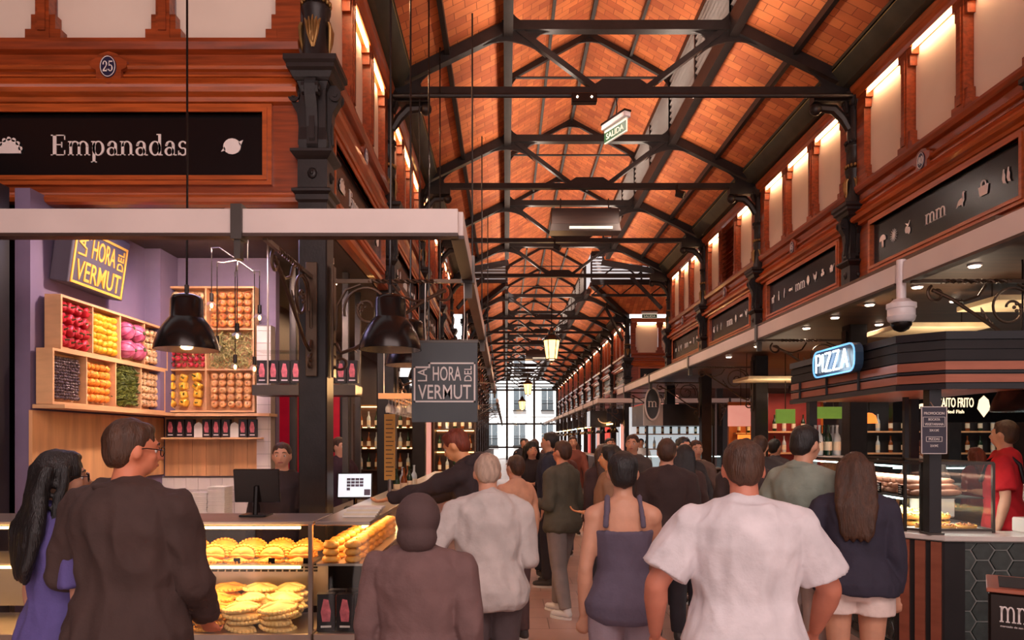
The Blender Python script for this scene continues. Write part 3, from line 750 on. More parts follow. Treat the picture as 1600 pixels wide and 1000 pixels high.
def make_bracket(label, x, y, rz):
    """scrolled bracket; local +x points away from the column"""
    t = thing('scroll_bracket', label, 'bracket', (x, y, 0), rz, 'scrolled awning brackets')
    m = MB().box(.13, .15, -.045, .045, 2.22, 3.12); m.build('wall_plate', 'iron_bracket', t, bevel=.004)
    m = MB(); n = 40; pts = [(.15+1.07*k/n, 0, 3.0) for k in range(n+1)]
    m.box(.13, .45, -.014, .014, 2.985, 3.015).box(.95, 1.22, -.014, .014, 2.985, 3.015)
    for s in (0, PI):                                       # twisted middle part of the arm
        m.tube([(.42+.56*k/n, .011*math.cos(s+k*.9), 3.0+.011*math.sin(s+k*.9)) for k in range(n+1)], .010, 6)
    m.build('arm', 'iron_bracket', t)
    m = MB().tube([(.16, 0, 2.5), (.2, 0, 2.42), (.32, 0, 2.46), (.6, 0, 2.66), (.9, 0, 2.86), (1.05, 0, 2.93)], .015, 8)
    m.tube(spiral(1.02, 2.9, .075, .02, PI/3, -1.1), .012, 6).tube(spiral(.2, 2.34, .07, .02, PI*.7, 1.2), .012, 6)
    m.build('brace', 'iron_bracket', t, smooth=True)
    m = MB().tube(spiral(.42, 2.78, .2, .035, PI*1.1, -1.5, 40), .011, 6)
    m.tube([(.16, 0, 2.6), (.17, 0, 2.8), (.24, 0, 2.93), (.36, 0, 2.975)], .011, 6)
    m.tube([(.62, 0, 2.97), (.68, 0, 2.88), (.8, 0, 2.84), (.9, 0, 2.85)], .01, 6)
    m.build('scroll', 'iron_bracket', t, smooth=True)
    m = MB()
    for k in range(5): m.ball((.36+.03*math.cos(k*1.26), 0, 2.79+.03*math.sin(k*1.26)), (.016, .012, .016), 8, 5)
    for k in range(4): m.tube([(.55+k*.03, 0, 2.62+k*.04), (.57+k*.03, 0, 2.67+k*.04)], [.014, .003], 6)
    m.build('flower', 'iron_bracket', t)
    return t
br0 = make_bracket('scrolled iron bracket reaching from the corner column over the aisle', XL, YB(0), 0)
copy_tree(br0, (XL, YB(0), 0), -R90, 'scrolled iron bracket reaching from the corner column towards the camera')
for i in range(1, 5): copy_tree(br0, (XL, YB(i), 0), 0, f'scrolled iron bracket on the left side of the nave, {ordinal(i-1)} beyond the corner column')
for i in range(0, 5): copy_tree(br0, (XR, YB(i), 0), PI, f'scrolled bracket on the nave right side, ' + ('nearest the camera at the frame edge' if i == 0 else f'{ordinal(i-1)} past the pizza counter'))
for i in range(6, 10): copy_tree(br0, (XR, YB(i), 0), PI, f'small distant scrolled bracket, right side, {ordinal(i-6)} beyond the cross aisle')
for i in range(6, 10): copy_tree(br0, (XL, YB(i), 0), 0, f'small distant scrolled bracket, left side, {ordinal(i-6)} beyond the cross aisle')
for i in range(1, 3): copy_tree(br0, (XR+i*B, YB(6), 0), -R90, f'distant scrolled bracket on the far facade, {ordinal(i-1)} from its corner')
# ------------------------------------------------------------------ exit signs, heaters, lanterns, camera
def exit_sign(label, loc, rz, w_, cord):
    t = thing('exit_sign', label, 'sign', loc, rz, 'green exit signs')
    p = MB().box(-w_/2, w_/2, -.012, .012, -.13, .05).build('panel', 'salida_white', t)
    MB().box(-w_/2, w_/2, -.015, -.012, -.115, .01).build('green_band', 'salida_green', p)
    text_mb('SALIDA', w_*.8, .075, .004, 0, -.052, -.015).build('lettering', 'salida_white', p)
    MB().box(-w_/2-.02, w_/2+.02, -.05, .05, .05, .12).build('lamp_housing', 'camera_white', t, bevel=.008)
    MB().box(-w_/2-.025, w_/2+.025, -.055, .055, .115, .14).build('top_cap', 'lamp_black', t)
    if cord: MB().tube([(0, 0, .13), (.03, .0, .25), (0, 0, cord)], .008, 6).build('cord', 'lamp_black', t)
    return t
exit_sign('hanging green and white SALIDA exit sign turned sideways under the nearest tie beam', (1.42, YB(1), 5.74), R(-62), .46, .44)
exit_sign('far SALIDA exit sign above the fascia across the aisle', (5.28, YB(6)-.2, 6.3), 0, .55, 0)
def heater(label, loc):
    t = thing('ceiling_heater', label, 'heater', loc, 0, 'dark ceiling heaters')
    MB().box(-.63, .63, -.15, .15, .0, .3).build('housing', 'wood_dark', t, bevel=.01)
    MB().prism([(-.66, -.13), (.66, -.13), (.63, .0), (-.63, .0)], -.17, .17).build('reflector', 'steel_dark', t)
    MB().box(-.3, .5, -.19, -.17, -.1, -.05).build('element', 'salida_white', t)
    for s in (-1, 1): MB().tube([(s*.45, 0, .3), (s*.45, 0, .52)], .012, 6).build('hanger', 'iron', t)
    return t
hh = heater('long dark heater box hanging under the tie beams near the camera', (1.48, 13.2, 5.72))
copy_tree(hh, (1.6, 34, 5.72), label='distant dark heater box hanging under the roof')
def lantern(label, loc, top):
    t = thing('hanging_lantern', label, 'lantern', loc, 0, 'lit street style lanterns')
    m = MB().lathe([(.17, 0), (.26, .62)], n=6); m.f = m.f[:6]; m.mi = m.mi[:6]; m.build('glass', 'glow_glass', t)
    m = MB()
    for k in range(6):
        a = k*PI/3; m.beam((.175*math.cos(a), .175*math.sin(a), 0), (.265*math.cos(a), .265*math.sin(a), .62), .025, .025)
    m.lathe([(.0, -.05), (.12, -.04), (.19, -.01), (.19, .02), (.0, .02)], n=6); m.build('frame', 'lamp_black', t)
    MB().lathe([(.3, .6), (.3, .64), (.2, .76), (.13, .8), (.13, .88), (.07, .95), (.04, 1.02), (0, 1.04)], n=12).build('roof_cap', 'lamp_black', t)
    MB().ball((0, 0, -.09), .045, 8, 6).build('finial', 'lamp_black', t)
    MB().tube([(0, 0, 1.02), (0, 0, top-loc[2])], .015, 6).build('hanging_rod', 'lamp_black', t)
    lamp('POINT', 'lantern_light', (loc[0], loc[1], loc[2]-.25), 50, WARM, size=.1)
    return t
lantern('glowing lantern with dark frame hanging at the cross aisle', (1.48, yc, 4.3), 9)
lantern('glowing lantern hanging farther down the nave, second from the camera', (1.36, YB(11), 4.5), 6.17)
lantern('smallest glowing lantern at the far end of the nave', (1.25, YB(14), 4.0), 6.17)
t = thing('dome_camera', 'white dome security camera on a pole below the awning rail', 'camera', (XR-OV-.01, 5.80, 0))
MB().tube([(0, 0, 3.2), (0, 0, 2.86)], .036, 14).build('pole', 'camera_white', t)
MB().lathe([(.0, 2.88), (.06, 2.875), (.085, 2.85), (.112, 2.84), (.112, 2.80), (.104, 2.795), (.104, 2.74), (.108, 2.735), (.1, 2.70), (.075, 2.68), (0, 2.68)], n=24).build('housing', 'camera_white', t, smooth=True)
MB().lathe([(.08, 2.685), (.078, 2.66), (.055, 2.625), (.02, 2.608), (0, 2.605)], n=20).build('dome', 'lamp_black', t, smooth=True)
# pendant bell lamps along the left side
def bell(label, loc, top, bulb=True):
    t = thing('pendant_lamp', label, 'lamp', loc, 0, 'black bell pendant lamps')
    pr = [(.225, 0), (.222, .03), (.2, .1), (.165, .17), (.125, .225), (.115, .235), (.11, .36), (.1, .385), (.06, .4), (.02, .41)]
    MB().lathe(pr+[(.016, .405), (.055, .392), (.095, .375), (.104, .35), (.108, .24), (.12, .215), (.158, .165), (.194, .1), (.216, .03), (.219, 0), (.225, 0)], n=36).build('shade', 'lamp_black', t, smooth=60)
    MB().tube([(0, 0, .40), (0, 0, .47)], .016, 10).build('socket', 'steel_dark', t)
    MB().tube([(0, 0, .46), (.004, 0, 1.2), (0, 0, top-loc[2])], .0085, 6).build('cord', 'lamp_black', t)
    MB().ball((0, 0, .06), (.045, .045, .06), 12, 8).build('bulb', 'bulb_warm' , t, smooth=True)
    return t
bells = [('near bell lamp hanging in front of the fruit crates', (-2.31, 5.1), 2.37), ('bell lamp hanging beside the scrolled bracket', (-.835, 5.1), 2.37), ('bell lamp half hidden by the hanging grey sign', (-.835, 6.17), 2.37), ('bell lamp hanging over the bar, behind the grey sign', (-.835, 7.65), 2.37), ('farthest bell lamp in the row over the bar', (-.835, 8.95), 2.37)]
bl = [bell('black '+n, (x, y, z), 7.0 if x > -2 else 7.2) for n, (x, y), z in bells]
lamp('POINT', 'pendant_light', (-2.31, 5.1, 2.34), 5, WARM, size=.04)
lamp('POINT', 'pendant_light', (-.835, 7.0, 2.34), 14, WARM, size=.04)
lamp('POINT', 'pendant_light', (-.835, 9.0, 2.34), 16, WARM, size=.04)
# rods that carry the awning
for i, (x, y) in enumerate(((-.35, 7.4), (-.35, 10.4), (-.35, 13.8), (-1.1, 9.0))):
    tag(MB().tube([(x, y, 3.1), (x, y, 6.2)], .009, 6).build('suspension_rod', 'iron'), f'thin iron rod holding up the left awning rail, {ordinal(i)} from the camera', 'rod', 'suspension rods')
for i, y in enumerate((10.2, 15.0)):
    t = thing('spotlight', f'small black spotlight clamped to a tie beam, {ordinal(i)} from the camera', 'spotlight', (3.0 if i == 0 else 1.1, YB(2)-.12 if i == 0 else YB(3)-.1, 6.05), 0, 'small roof spotlights')
    MB().tube([(-.0, 0, .0), (.12, -.05, -.06)], .065, 12).build('head', 'lamp_black', t); MB().tube([(0, 0, 0), (0, 0, .14)], .02, 6).build('clamp', 'lamp_black', t)
# ------------------------------------------------------------------ shell behind the stalls
struct(MB().box(-8.2, -8.0, -6, 61, 0, 6.3).build('wall_left', 'dark_matte'))
struct(MB().box(13.0, 13.2, -6, 61, 0, 6.3).build('wall_right', 'dark_matte'))
struct(MB().box(3.34, 13.0, 4.8, YB(4)+.9, 3.19, 3.25).build('ceiling', 'wood_ceiling'))
struct(MB().box(XR+.15, 13.0, YB(6)+.1, 61, 3.6, 3.66).build('ceiling', 'wood_ceiling'))
struct(MB().box(-8, XL-.15, YB(0)+.1, YB(4), 3.68, 3.74).build('ceiling', 'dark_ceiling'))
struct(MB().box(-8, XL-.15, YB(6)+.1, 61, 3.6, 3.66).build('ceiling', 'dark_ceiling'))
WX, WY = -3.70, 7.6
struct(MB().box(WX-.12, WX, 5.48, WY+.12, 0, 3.68).build('wall_left', 'purple_wall'))
struct(MB().box(WX, -2.48, WY, WY+.12, 0, 3.68).build('wall_back', 'purple_wall'))
struct(MB().box(-8, WX-.12, 5.30, 5.42, 0, 3.66).build('wall_front', 'dark_panel'))
struct(MB().box(WX, WX+.16, WY-.38, WY-.001, 2.0, 3.68).build('trim_1', 'purple_wall'))
struct(MB().box(-3.45, -3.3, 9.2, YB(4), 0, 3.68).build('wall_left', 'wood_dark'))
struct(MB().box(-8, -3.3, YB(4)-.1, YB(4), 0, 3.68).build('wall_left', 'dark_matte'))
def tiles(x0, x1, z0, z1, y, s, mb):
    z = z0
    while z < z1-1e-3:
        x = x0
        while x < x1-1e-3:
            mb.box(x+.002, min(x+s, x1)-.002, y-.008, y, z+.002, min(z+s, z1)-.002); x += s
        z += s
    return mb
m = MB().box(-3.7, -2.48, WY-.012, WY-.001, .9, 1.32); struct(m.build('trim_2', 'grout'))
o = struct(tiles(-3.7, -2.48, .92, 1.31, WY-.012, .13, MB()).build('trim_3', 'tile_white')); 
m = MB().box(-2.63, -2.48, WY-.16, WY-.02, 0, 2.93); struct(m.build('trim_4', 'grout'))
struct(tiles(-2.63, -2.48, .92, 2.92, WY-.16, .13, MB()).build('trim_5', 'tile_white'))
# timber cladding and shelf
tag(MB().box(WX+.002, WX+.03, 5.46, WY-.04, 1.35, 1.95).build('wood_cladding', 'wood_light'), 'pale timber cladding on the side wall below the fruit crates', 'panel')
m = MB(); x = -3.66
while x < -2.66: m.box(x, min(x+.145, -2.65), WY-.035, WY-.013, 1.33, 1.96); x += .148
tag(m.build('wood_cladding', 'wood_light'), 'pale timber boards on the back wall behind the man', 'panel')
tag(MB().box(WX+.03, -2.45, WY-.30, WY-.04, 1.965, 1.995).build('display_shelf', 'wood_crate'), 'narrow wooden shelf under the tall back crate', 'shelf')
tag(MB().box(WX+.03, -3.42, 5.46, WY-.31, 1.965, 1.995).build('display_shelf', 'wood_crate'), 'narrow wooden shelf under the side wall crates', 'shelf')
# ------------------------------------------------------------------ fruit
def fruit(kind):
    m = MB()
    if kind in ('apple', 'pale_apple', 'onion_bulb'):
        m.lathe([(0, -.030), (.014, -.036), (.032, -.026), (.041, -.002), (.040, .016), (.028, .032), (.012, .034), (0, .024)], n=12)
        m.use(1).tube([(0, 0, .022), (.004, 0, .046)], .003, 5)
    elif kind == 'orange': m.ball((0, 0, 0), .040, 12, 8).use(1).ball((0, 0, .039), (.006, .006, .003), 6, 4)
    elif kind == 'lemon':
        m.lathe([(0, -.050), (.008, -.046), (.026, -.034), (.036, -.01), (.036, .01), (.026, .034), (.008, .046), (0, .050)], n=12)
    elif kind == 'pepper':
        n = 16; prof = [(.008, -.055), (.03, -.05), (.042, -.02), (.046, .015), (.038, .04), (.02, .045), (.006, .034)]; vs = []; fs = []
        for r, z in prof:
            for k in range(n):
                a = 2*PI*k/n; q = r*(1+.16*math.cos(4*a)); vs.append((q*math.cos(a), q*math.sin(a), z))
        for i in range(len(prof)-1):
            for k in range(n): fs.append((i*n+k, i*n+(k+1)%n, (i+1)*n+(k+1)%n, (i+1)*n+k))
        fs.append(tuple(range(n-1, -1, -1))); fs.append(tuple((len(prof)-1)*n+k for k in range(n)))
        m.add(vs, fs); m.use(1).tube([(0, 0, .03), (.004, 0, .055), (.014, 0, .07)], [.010, .006, .007], 6)
    elif kind == 'cabbage':
        m.ball((0, 0, 0), (.085, .085, .08), 14, 10)
        for k in range(7):
            a = k*.9; m.tube([(.086*math.cos(a)*math.sin(t), .086*math.sin(a)*math.sin(t), -.081*math.cos(t)) for t in [PI*j/8 for j in range(9)]], .006, 5)
        m.use(1).ball((0, 0, .082), (.02, .02, .01), 8, 5)
    elif kind == 'olive': m.ball((0, 0, 0), (.014, .014, .018), 8, 6)
    elif kind == 'leaf_head':
        for k in range(9):
            a = k*2.4; r = .012+.003*k
            m.tube([(0, 0, -.03), (r*math.cos(a), r*math.sin(a), .0), (r*2*math.cos(a), r*2*math.sin(a), .035), (r*1.4*math.cos(a), r*1.4*math.sin(a), .055)], [.006, .016, .014, .002], 5, flat=.5)
    elif kind == 'radish': m.ball((0, 0, 0), .030, 10, 7).use(1).tube([(0, 0, .028), (.005, 0, .05), (.02, 0, .06)], [.006, .007, .003], 5)
    return m
FM = {'apple': ('apple_red', (206, 66, 44), (224, 176, 90)), 'pale_apple': ('apple_pale', (236, 206, 164), (222, 160, 96)), 'onion_bulb': ('onion_skin', (236, 190, 130), (214, 130, 70)),
      'orange': ('orange_skin', (244, 150, 50), None), 'lemon': ('lemon_skin', (248, 190, 44), None), 'pepper': ('pepper_red', (200, 34, 48), None),
      'cabbage': ('cabbage_pink', (200, 62, 112), (226, 130, 160)), 'olive': ('olive_skin', (58, 44, 62), (120, 96, 84)), 'leaf_head': ('leaf_green', (74, 88, 34), (136, 140, 60)), 'radish': ('radish_red', (206, 60, 72), None)}
for k, (nm, c, c2) in FM.items(): mat(nm, c, .35, var=.1, vscale=22, cols=c2, coat=.2)
mat('pepper_yellow', (246, 184, 60), .3, var=.1, coat=.3); mat('stem_green', (86, 96, 40), .6)
mat('straw', (220, 176, 118), .8, var=.2, island=.2); mat('dry_herb', (120, 122, 66), .8, var=.4, vscale=60, cols=(206, 188, 120), island=.3)
protoF = {}
FDESC = {'apple': ('red and yellow apple', 'apple'), 'pale_apple': ('pale cream apple', 'apple'), 'onion_bulb': ('pale golden onion', 'onion'), 'orange': ('orange', 'orange'), 'lemon': ('yellow lemon', 'lemon'), 'pepper': ('bell pepper', 'pepper'), 'cabbage': ('pink cabbage', 'cabbage'), 'olive': ('dark olive', 'olive'), 'leaf_head': ('green leafy artichoke head', 'artichoke'), 'radish': ('round red radish', 'radish')}
FNAME = {'apple': 'apple', 'pale_apple': 'apple', 'onion_bulb': 'onion', 'orange': 'orange', 'lemon': 'lemon', 'pepper': 'bell_pepper', 'cabbage': 'cabbage', 'olive': 'olive', 'leaf_head': 'artichoke', 'radish': 'radish'}
def put_fruit(kind, pos, face, label, group, colr=None, sc_=1, seed=0):
    """face: direction the fruit's crown looks to"""
    mt = [colr or FM[kind][0], 'stem_green']; key = (kind, mt[0])
    if key not in protoF: protoF[key] = fruit(kind).build(FNAME[kind], mt, smooth=60); o = protoF[key]
    else: o = protoF[key].copy(); C.objects.link(o)
    rnd = random.Random(hash((round(pos[0], 3), round(pos[1], 3), round(pos[2], 3))))
    d = Vector(face)+Vector([rnd.uniform(-.25, .25) for _ in range(3)])
    o.location = pos; o.rotation_euler = (d.to_track_quat('Z', 'Y').to_matrix() @ Matrix.Rotation(rnd.uniform(0, 6), 3, 'Z')).to_euler(); o.scale = (sc_*rnd.uniform(.93, 1.05),)*3
    tag(o, label, FDESC[kind][1], group); return o
# crates: a frame with compartments, fruit sits in each compartment
def crate_on(origin, ax, out, cols, rows, cw, ch, depth, name, label, wt=.02):
    """origin: lower corner on the wall; ax: horizontal direction along the wall; out: direction away from the wall"""
    t = thing(name, label, 'crate', origin); a = Vector(ax); u = Vector(out)
    W_, H_ = cols*cw, rows*ch
    def bx(m, s0, s1, d0, d1, z0, z1):
        P = [a*s+u*d+Vector((0, 0, z)) for z in (z0, z1) for s, d in ((s0, d0), (s1, d0), (s1, d1), (s0, d1))]
        m.hexa(P[:4], P[4:])
    m = MB(); bx(m, -wt, W_+wt, .0, .012, -wt, H_+wt); m.build('back_board', 'wood_crate', t)
    m = MB(); bx(m, -wt, 0, .012, depth, 0, H_); bx(m, W_, W_+wt, .012, depth, 0, H_); bx(m, -wt, W_+wt, .012, depth, -wt, 0); bx(m, -wt, W_+wt, .012, depth, H_, H_+wt); m.build('crate_frame', 'wood_crate', t)
    for c in range(1, cols):
        m = MB(); bx(m, c*cw-.008, c*cw+.008, .012, depth-.01, 0, H_); m.build('divider', 'wood_crate', t)
    for r in range(1, rows):
        m = MB(); bx(m, 0, W_, .012, depth-.012, r*ch-.008, r*ch+.008); m.build('divider', 'wood_crate', t)
    return t
def straw(t_origin, ax, out, s0, s1, z0, z1, label, mt='straw', n=150, r=.0022, ln=.09):
    rnd = random.Random(hash(label) % 999); m = MB(); a = Vector(ax); u = Vector(out)
    for k in range(n):
        p = Vector(t_origin)+a*rnd.uniform(s0+.03, s1-.03)+u*rnd.uniform(.03, .085)+Vector((0, 0, rnd.uniform(z0+.03, z1-.03)))
        d = a*rnd.uniform(-1, 1)+Vector((0, 0, rnd.uniform(-1, 1)))+u*rnd.uniform(-.1, .3); d.normalize(); q = p+d*ln*.5
        s = (q-Vector(t_origin)).dot(a); zz = q.z-t_origin[2]
        if s < s0+.01 or s > s1-.01 or zz < z0+.01 or zz > z1-.01: continue
        m.tube([p-d*ln*.2, p+d*ln*.2+u*.006, q], r, 3)
    return m.build('straw_padding', mt)
def fill_cell(O, ax, out, ci, ri, cw, ch, depth, kind, nx, nz, place, colr=None, sc_=1, jit=.0, pad=.03, dd=None):
    a = Vector(ax); u = Vector(out); O = Vector(O); n = 0
    des = ('yellow ' if colr == 'pepper_yellow' else 'red ' if kind == 'pepper' else '')+FDESC[kind][0]
    for r in range(nz):
        for c in range(nx):
            off = (.5 if (r % 2 and jit) else 0)*0
            s = ci*cw+pad+(c+.5)*(cw-2*pad)/nx+random.uniform(-1, 1)*jit; z = ri*ch+pad+(r+.5)*(ch-2*pad)/nz+random.uniform(-1, 1)*jit
            p = O+a*s+u*((dd or .06)+random.uniform(0, .012))+Vector((0, 0, z))
            put_fruit(kind, p, u+Vector((0, 0, .1)), f'{des}, {place}, {ordinal(r)} row up, {ordinal(c)} from left', f'{des}s in the {place}', colr, sc_); n += 1
    return n
D = .13
cw, ch = .445, .40
OL = (WX+.032, 5.52, 2.02); OU = (WX+.032, 5.62, 2.46)
AX, OUT = (0, 1, 0), (1, 0, 0)
crate_on(OL, AX, OUT, 4, 1, cw, ch, D, 'fruit_crate', 'long wooden crate on the side wall, lower one, holding olives to pale apples')
crate_on(OU, AX, OUT, 4, 1, cw-.012, ch, D, 'fruit_crate', 'long wooden crate on the side wall, upper one, starting with red peppers')
for i in range(4): MB
m_ = fill_cell(OU, AX, OUT, 0, 0, cw, ch, D, 'pepper', 4, 4, 'upper side crate', sc_=1.0, pad=.012)
fill_cell(OU, AX, OUT, 1, 0, cw, ch, D, 'lemon', 5, 6, 'upper side crate', sc_=.98, jit=.006)
fill_cell(OU, AX, OUT, 2, 0, cw, ch, D, 'cabbage', 2, 2, 'upper side crate', pad=.03, sc_=1.02, dd=.085)
fill_cell(OU, AX, OUT, 3, 0, cw-.012, ch, D, 'pale_apple', 5, 5, 'upper side crate', sc_=.88)
fill_cell(OL, AX, OUT, 0, 0, cw, ch, D, 'olive', 12, 14, 'lower side crate', jit=.003, sc_=1.1)
fill_cell(OL, AX, OUT, 1, 0, cw, ch, D, 'orange', 5, 5, 'lower side crate', sc_=.95)
fill_cell(OL, AX, OUT, 2, 0, cw, ch, D, 'leaf_head', 6, 4, 'lower side crate', jit=.004, sc_=1.0)
fill_cell(OL, AX, OUT, 3, 0, cw, ch, D, 'pale_apple', 5, 5, 'lower side crate', sc_=.9)
bw, bh = .50, .43
OB = (-3.67, WY-.04, 2.03); AXB, OUTB = (1, 0, 0), (0, -1, 0)
crate_on(OB, AXB, OUTB, 2, 3, bw, bh, .13, 'fruit_crate', 'tall wooden crate on the back wall with six compartments')
fill_cell(OB, AXB, OUTB, 0, 2, bw, bh, D, 'pale_apple', 5, 5, 'tall crate top left cell')
fill_cell(OB, AXB, OUTB, 1, 2, bw, bh, D, 'apple', 5, 5, 'tall crate top right cell')
fill_cell(OB, AXB, OUTB, 0, 1, bw, bh, D, 'radish', 7, 6, 'tall crate middle left cell', jit=.005, pad=.025)
fill_cell(OB, AXB, OUTB, 0, 0, bw, bh, D, 'pepper', 3, 4, 'tall crate bottom left cell', 'pepper_yellow', sc_=1.05, jit=.006, pad=.035)
fill_cell(OB, AXB, OUTB, 1, 0, bw, bh, D, 'onion_bulb', 5, 5, 'tall crate bottom right cell')
tag(straw(OB, AXB, OUTB, bw, 2*bw, bh, 2*bh, 'herb', 'dry_herb', 340, .005, .12), 'dry green herbs and straw filling the middle right compartment', 'herbs', kind='stuff')
tag(straw(OB, AXB, OUTB, 0, bw, 0, bh, 'straw a', n=110), 'straw padding around the yellow peppers', 'straw', kind='stuff')
tag(straw(OU, AX, OUT, 2*cw, 3*cw, 0, ch, 'straw b', n=90), 'straw padding around the pink cabbages', 'straw', kind='stuff')
# ------------------------------------------------------------------ logo with condensed capitals
def logo_parts(parent, w_, h_, y, fm, om):
    """the words LA HORA DEL VERMUT inside a notched frame, drawn in the x,z plane about the origin"""
    t = .018*w_/.8*1.2; e = .006
    a, b, c, d = -w_/2, w_/2, -h_/2, h_/2; nx = a+w_*.24; nz = d-h_*.10
    m = MB(); 
    for (x0, x1, z0, z1) in ((a, b, c, c+t), (b-t, b, c, d), (nx, b, d-t, d), (nx, nx+t, nz, d), (a, nx+t, nz-t, nz), (a, a+t, c, nz)): m.box(x0, x1, y-e, y, z0, z1)
    m.build('frame_line', fm, parent)
    text_mb('HORA', w_*.46, h_*.36, e, w_*.04, h_*.22, y).build('lettering', om, parent)
    text_mb('VERMUT', w_*.86, h_*.36, e, 0, -h_*.24, y).build('lettering', om, parent)
    text_mb('LA', h_*.33, w_*.15, e, a+w_*.14, h_*.19, y, PI/2).build('lettering', om, parent)
    text_mb('DEL', h_*.38, w_*.12, e, b-w_*.12, h_*.22, y, PI/2).build('lettering', om, parent)
t = thing('logo_lightbox', 'gold lettered lightbox high on the purple wall above the crates', 'sign', (WX+.16, 6.10, 3.24), R90)
t.rotation_euler = (R(8), 0, R90)
b_ = MB().box(-.41, .41, -.03, .12, -.24, .30).build('box', 'sign_purple', t, bevel=.006); logo_parts(b_, .76, .46, -.031, 'gold_sign', 'gold_sign')
t = thing('hanging_sign', 'dark grey hanging sign panel with white LA HORA DEL VERMUT lettering', 'sign', (-.49, YB(0)-.02, 2.18))
p = MB().box(-.265, .265, -.015, .015, -.32, .32).build('panel', 'sign_grey', t, bevel=.003); logo_parts(p, .495, .32, -.016, 'letter_white', 'letter_white')
for s in (-1, 1): MB().tube([(s*.15, 0, .32), (s*.16, 0, .5), (s*.155, 0, .8)], .005, 6).build('wire', 'steel', t)
MB().box(-.27, .27, -.01, .01, .32, .34).build('top_rail', 'steel_dark', t)
# ------------------------------------------------------------------ black packages, trays on the back counter
def package(label, loc, rz, group, pink=True, s=1, name='snack_package'):
    t = thing(name, label, 'package', loc, rz, group)
    b = MB().box(-.045*s, .045*s, -.03, .03, 0, .19*s).build('carton', 'box_black', t, bevel=.003)
    MB().prism([(-.018*s, .05*s), (.02*s, .05*s), (.024*s, .10*s), (.012*s, .16*s), (-.012*s, .165*s), (-.026*s, .10*s)], -.032, -.03).build('printed_figure', 'box_pink' if pink else 'letter_white', t)
    MB().box(-.026*s, .026*s, -.032, -.03, .02*s, .03*s).build('printed_line', 'letter_white', t)
    return t
pk = package('small black package with pink print under the tall crate, first from left', (-3.52, WY-.18, 1.745), 0, 'black packages under the back crate')
for x in (-3.42, -3.32, -3.14, -3.04, -2.94, -2.76, -2.66): copy_tree(pk, (x, WY-.18, 1.745), label=f'small black package with pink print under the tall crate, {ordinal([-3.42, -3.32, -3.14, -3.04, -2.94, -2.76, -2.66].index(x)+1)} from left')
tag(MB().box(-3.60, -2.55, WY-.25, WY-.1, 1.725, 1.743).build('display_shelf', 'wood_crate'), 'thin lower shelf carrying the black packages', 'shelf')
for i, x in enumerate((-3.23, -2.85)):
    tag(MB().prism([(-.05, 0), (.05, 0), (.05, .1), (.035, .14), (0, .16), (-.035, .14), (-.05, .1)], -.03, .0).build('price_card', 'paper', loc=(x, WY-.17, 1.745)), f'white round topped card between the black packages, {"left" if i == 0 else "right"} one', 'card')
ct = thing('work_counter', 'back work counter under the tiled wall of the fruit stall', 'counter', (-3.1, 7.2, 0))
MB().box(-.58, .6, -.25, .32, 0, .9).build('cabinet', 'steel_dark', ct); MB().box(-.58, .62, -.28, .34, .9, .93).build('worktop', 'steel', ct, bevel=.004)
tr = MB().box(-.085, .085, -.1, .1, 0, .016); tr.box(-.092, .092, -.107, .107, .012, .018)
tray0 = None
for i, (x, n) in enumerate(((-3.28, 12), (-3.10, 13), (-2.92, 16))):
    for k in range(n):
        if tray0 is None: tray0 = tr.build('paper_tray', 'paper'); o = tray0
        else: o = tray0.copy(); C.objects.link(o)
        o.location = (x+random.uniform(-.003, .003), 7.2+random.uniform(-.004, .004), .932+k*.0195)
        tag(o, f'white tray in the {["left", "middle", "right tallest"][i]} stack on the back counter, {ordinal(k)} from the bottom', 'tray', f'white trays, {["left", "middle", "right"][i]} stack')
# ------------------------------------------------------------------ filament cluster lamp
t = thing('cluster_lamp', 'chrome cluster lamp with clear bulbs hanging beside the near bell lamp', 'lamp', (-2.36, 6.2, 0))
m = MB().tube([(0, 0, 3.68), (0, 0, 3.28)], .008, 8).tube([(.09, 0, 3.68), (.09, 0, 3.30)], .006, 6)
m.build('stem', 'steel_dark', t); arms = [(-.25, .05, 3.42), (-.14, -.1, 3.26), (-.06, .1, 3.22), (.05, -.14, 3.22), (.12, .08, 3.24), (.2, -.02, 3.20)]
m = MB()
for x, y, z in arms: m.tube([(0, 0, 3.3), (x*.7, y*.7, z+.0), (x, y, z), (x, y, z-.04)], .006, 6)
m.build('arms', 'steel_dark', t)
for (x, y, z), zb in zip(arms, (2.92, 2.52, 2.38, 2.62, 2.36, 2.80)):
    bz = z-.04
    b_ = MB().tube([(x, y, bz), (x, y, zb+.08)], .004, 5).tube([(x, y, zb+.1), (x, y, zb+.03)], .018, 8).build('cable', 'lamp_black', t)
    MB().lathe([(.018, .03), (.05, .01), (.07, -.02), (.06, -.05), (.02, -.065), (0, -.067)], (x, y, zb), 16).build('bulb_shade', 'glass', b_, smooth=True)
    MB().ball((x, y, zb-.01), (.014, .014, .022), 8, 6).build('filament', 'bulb_warm', b_)
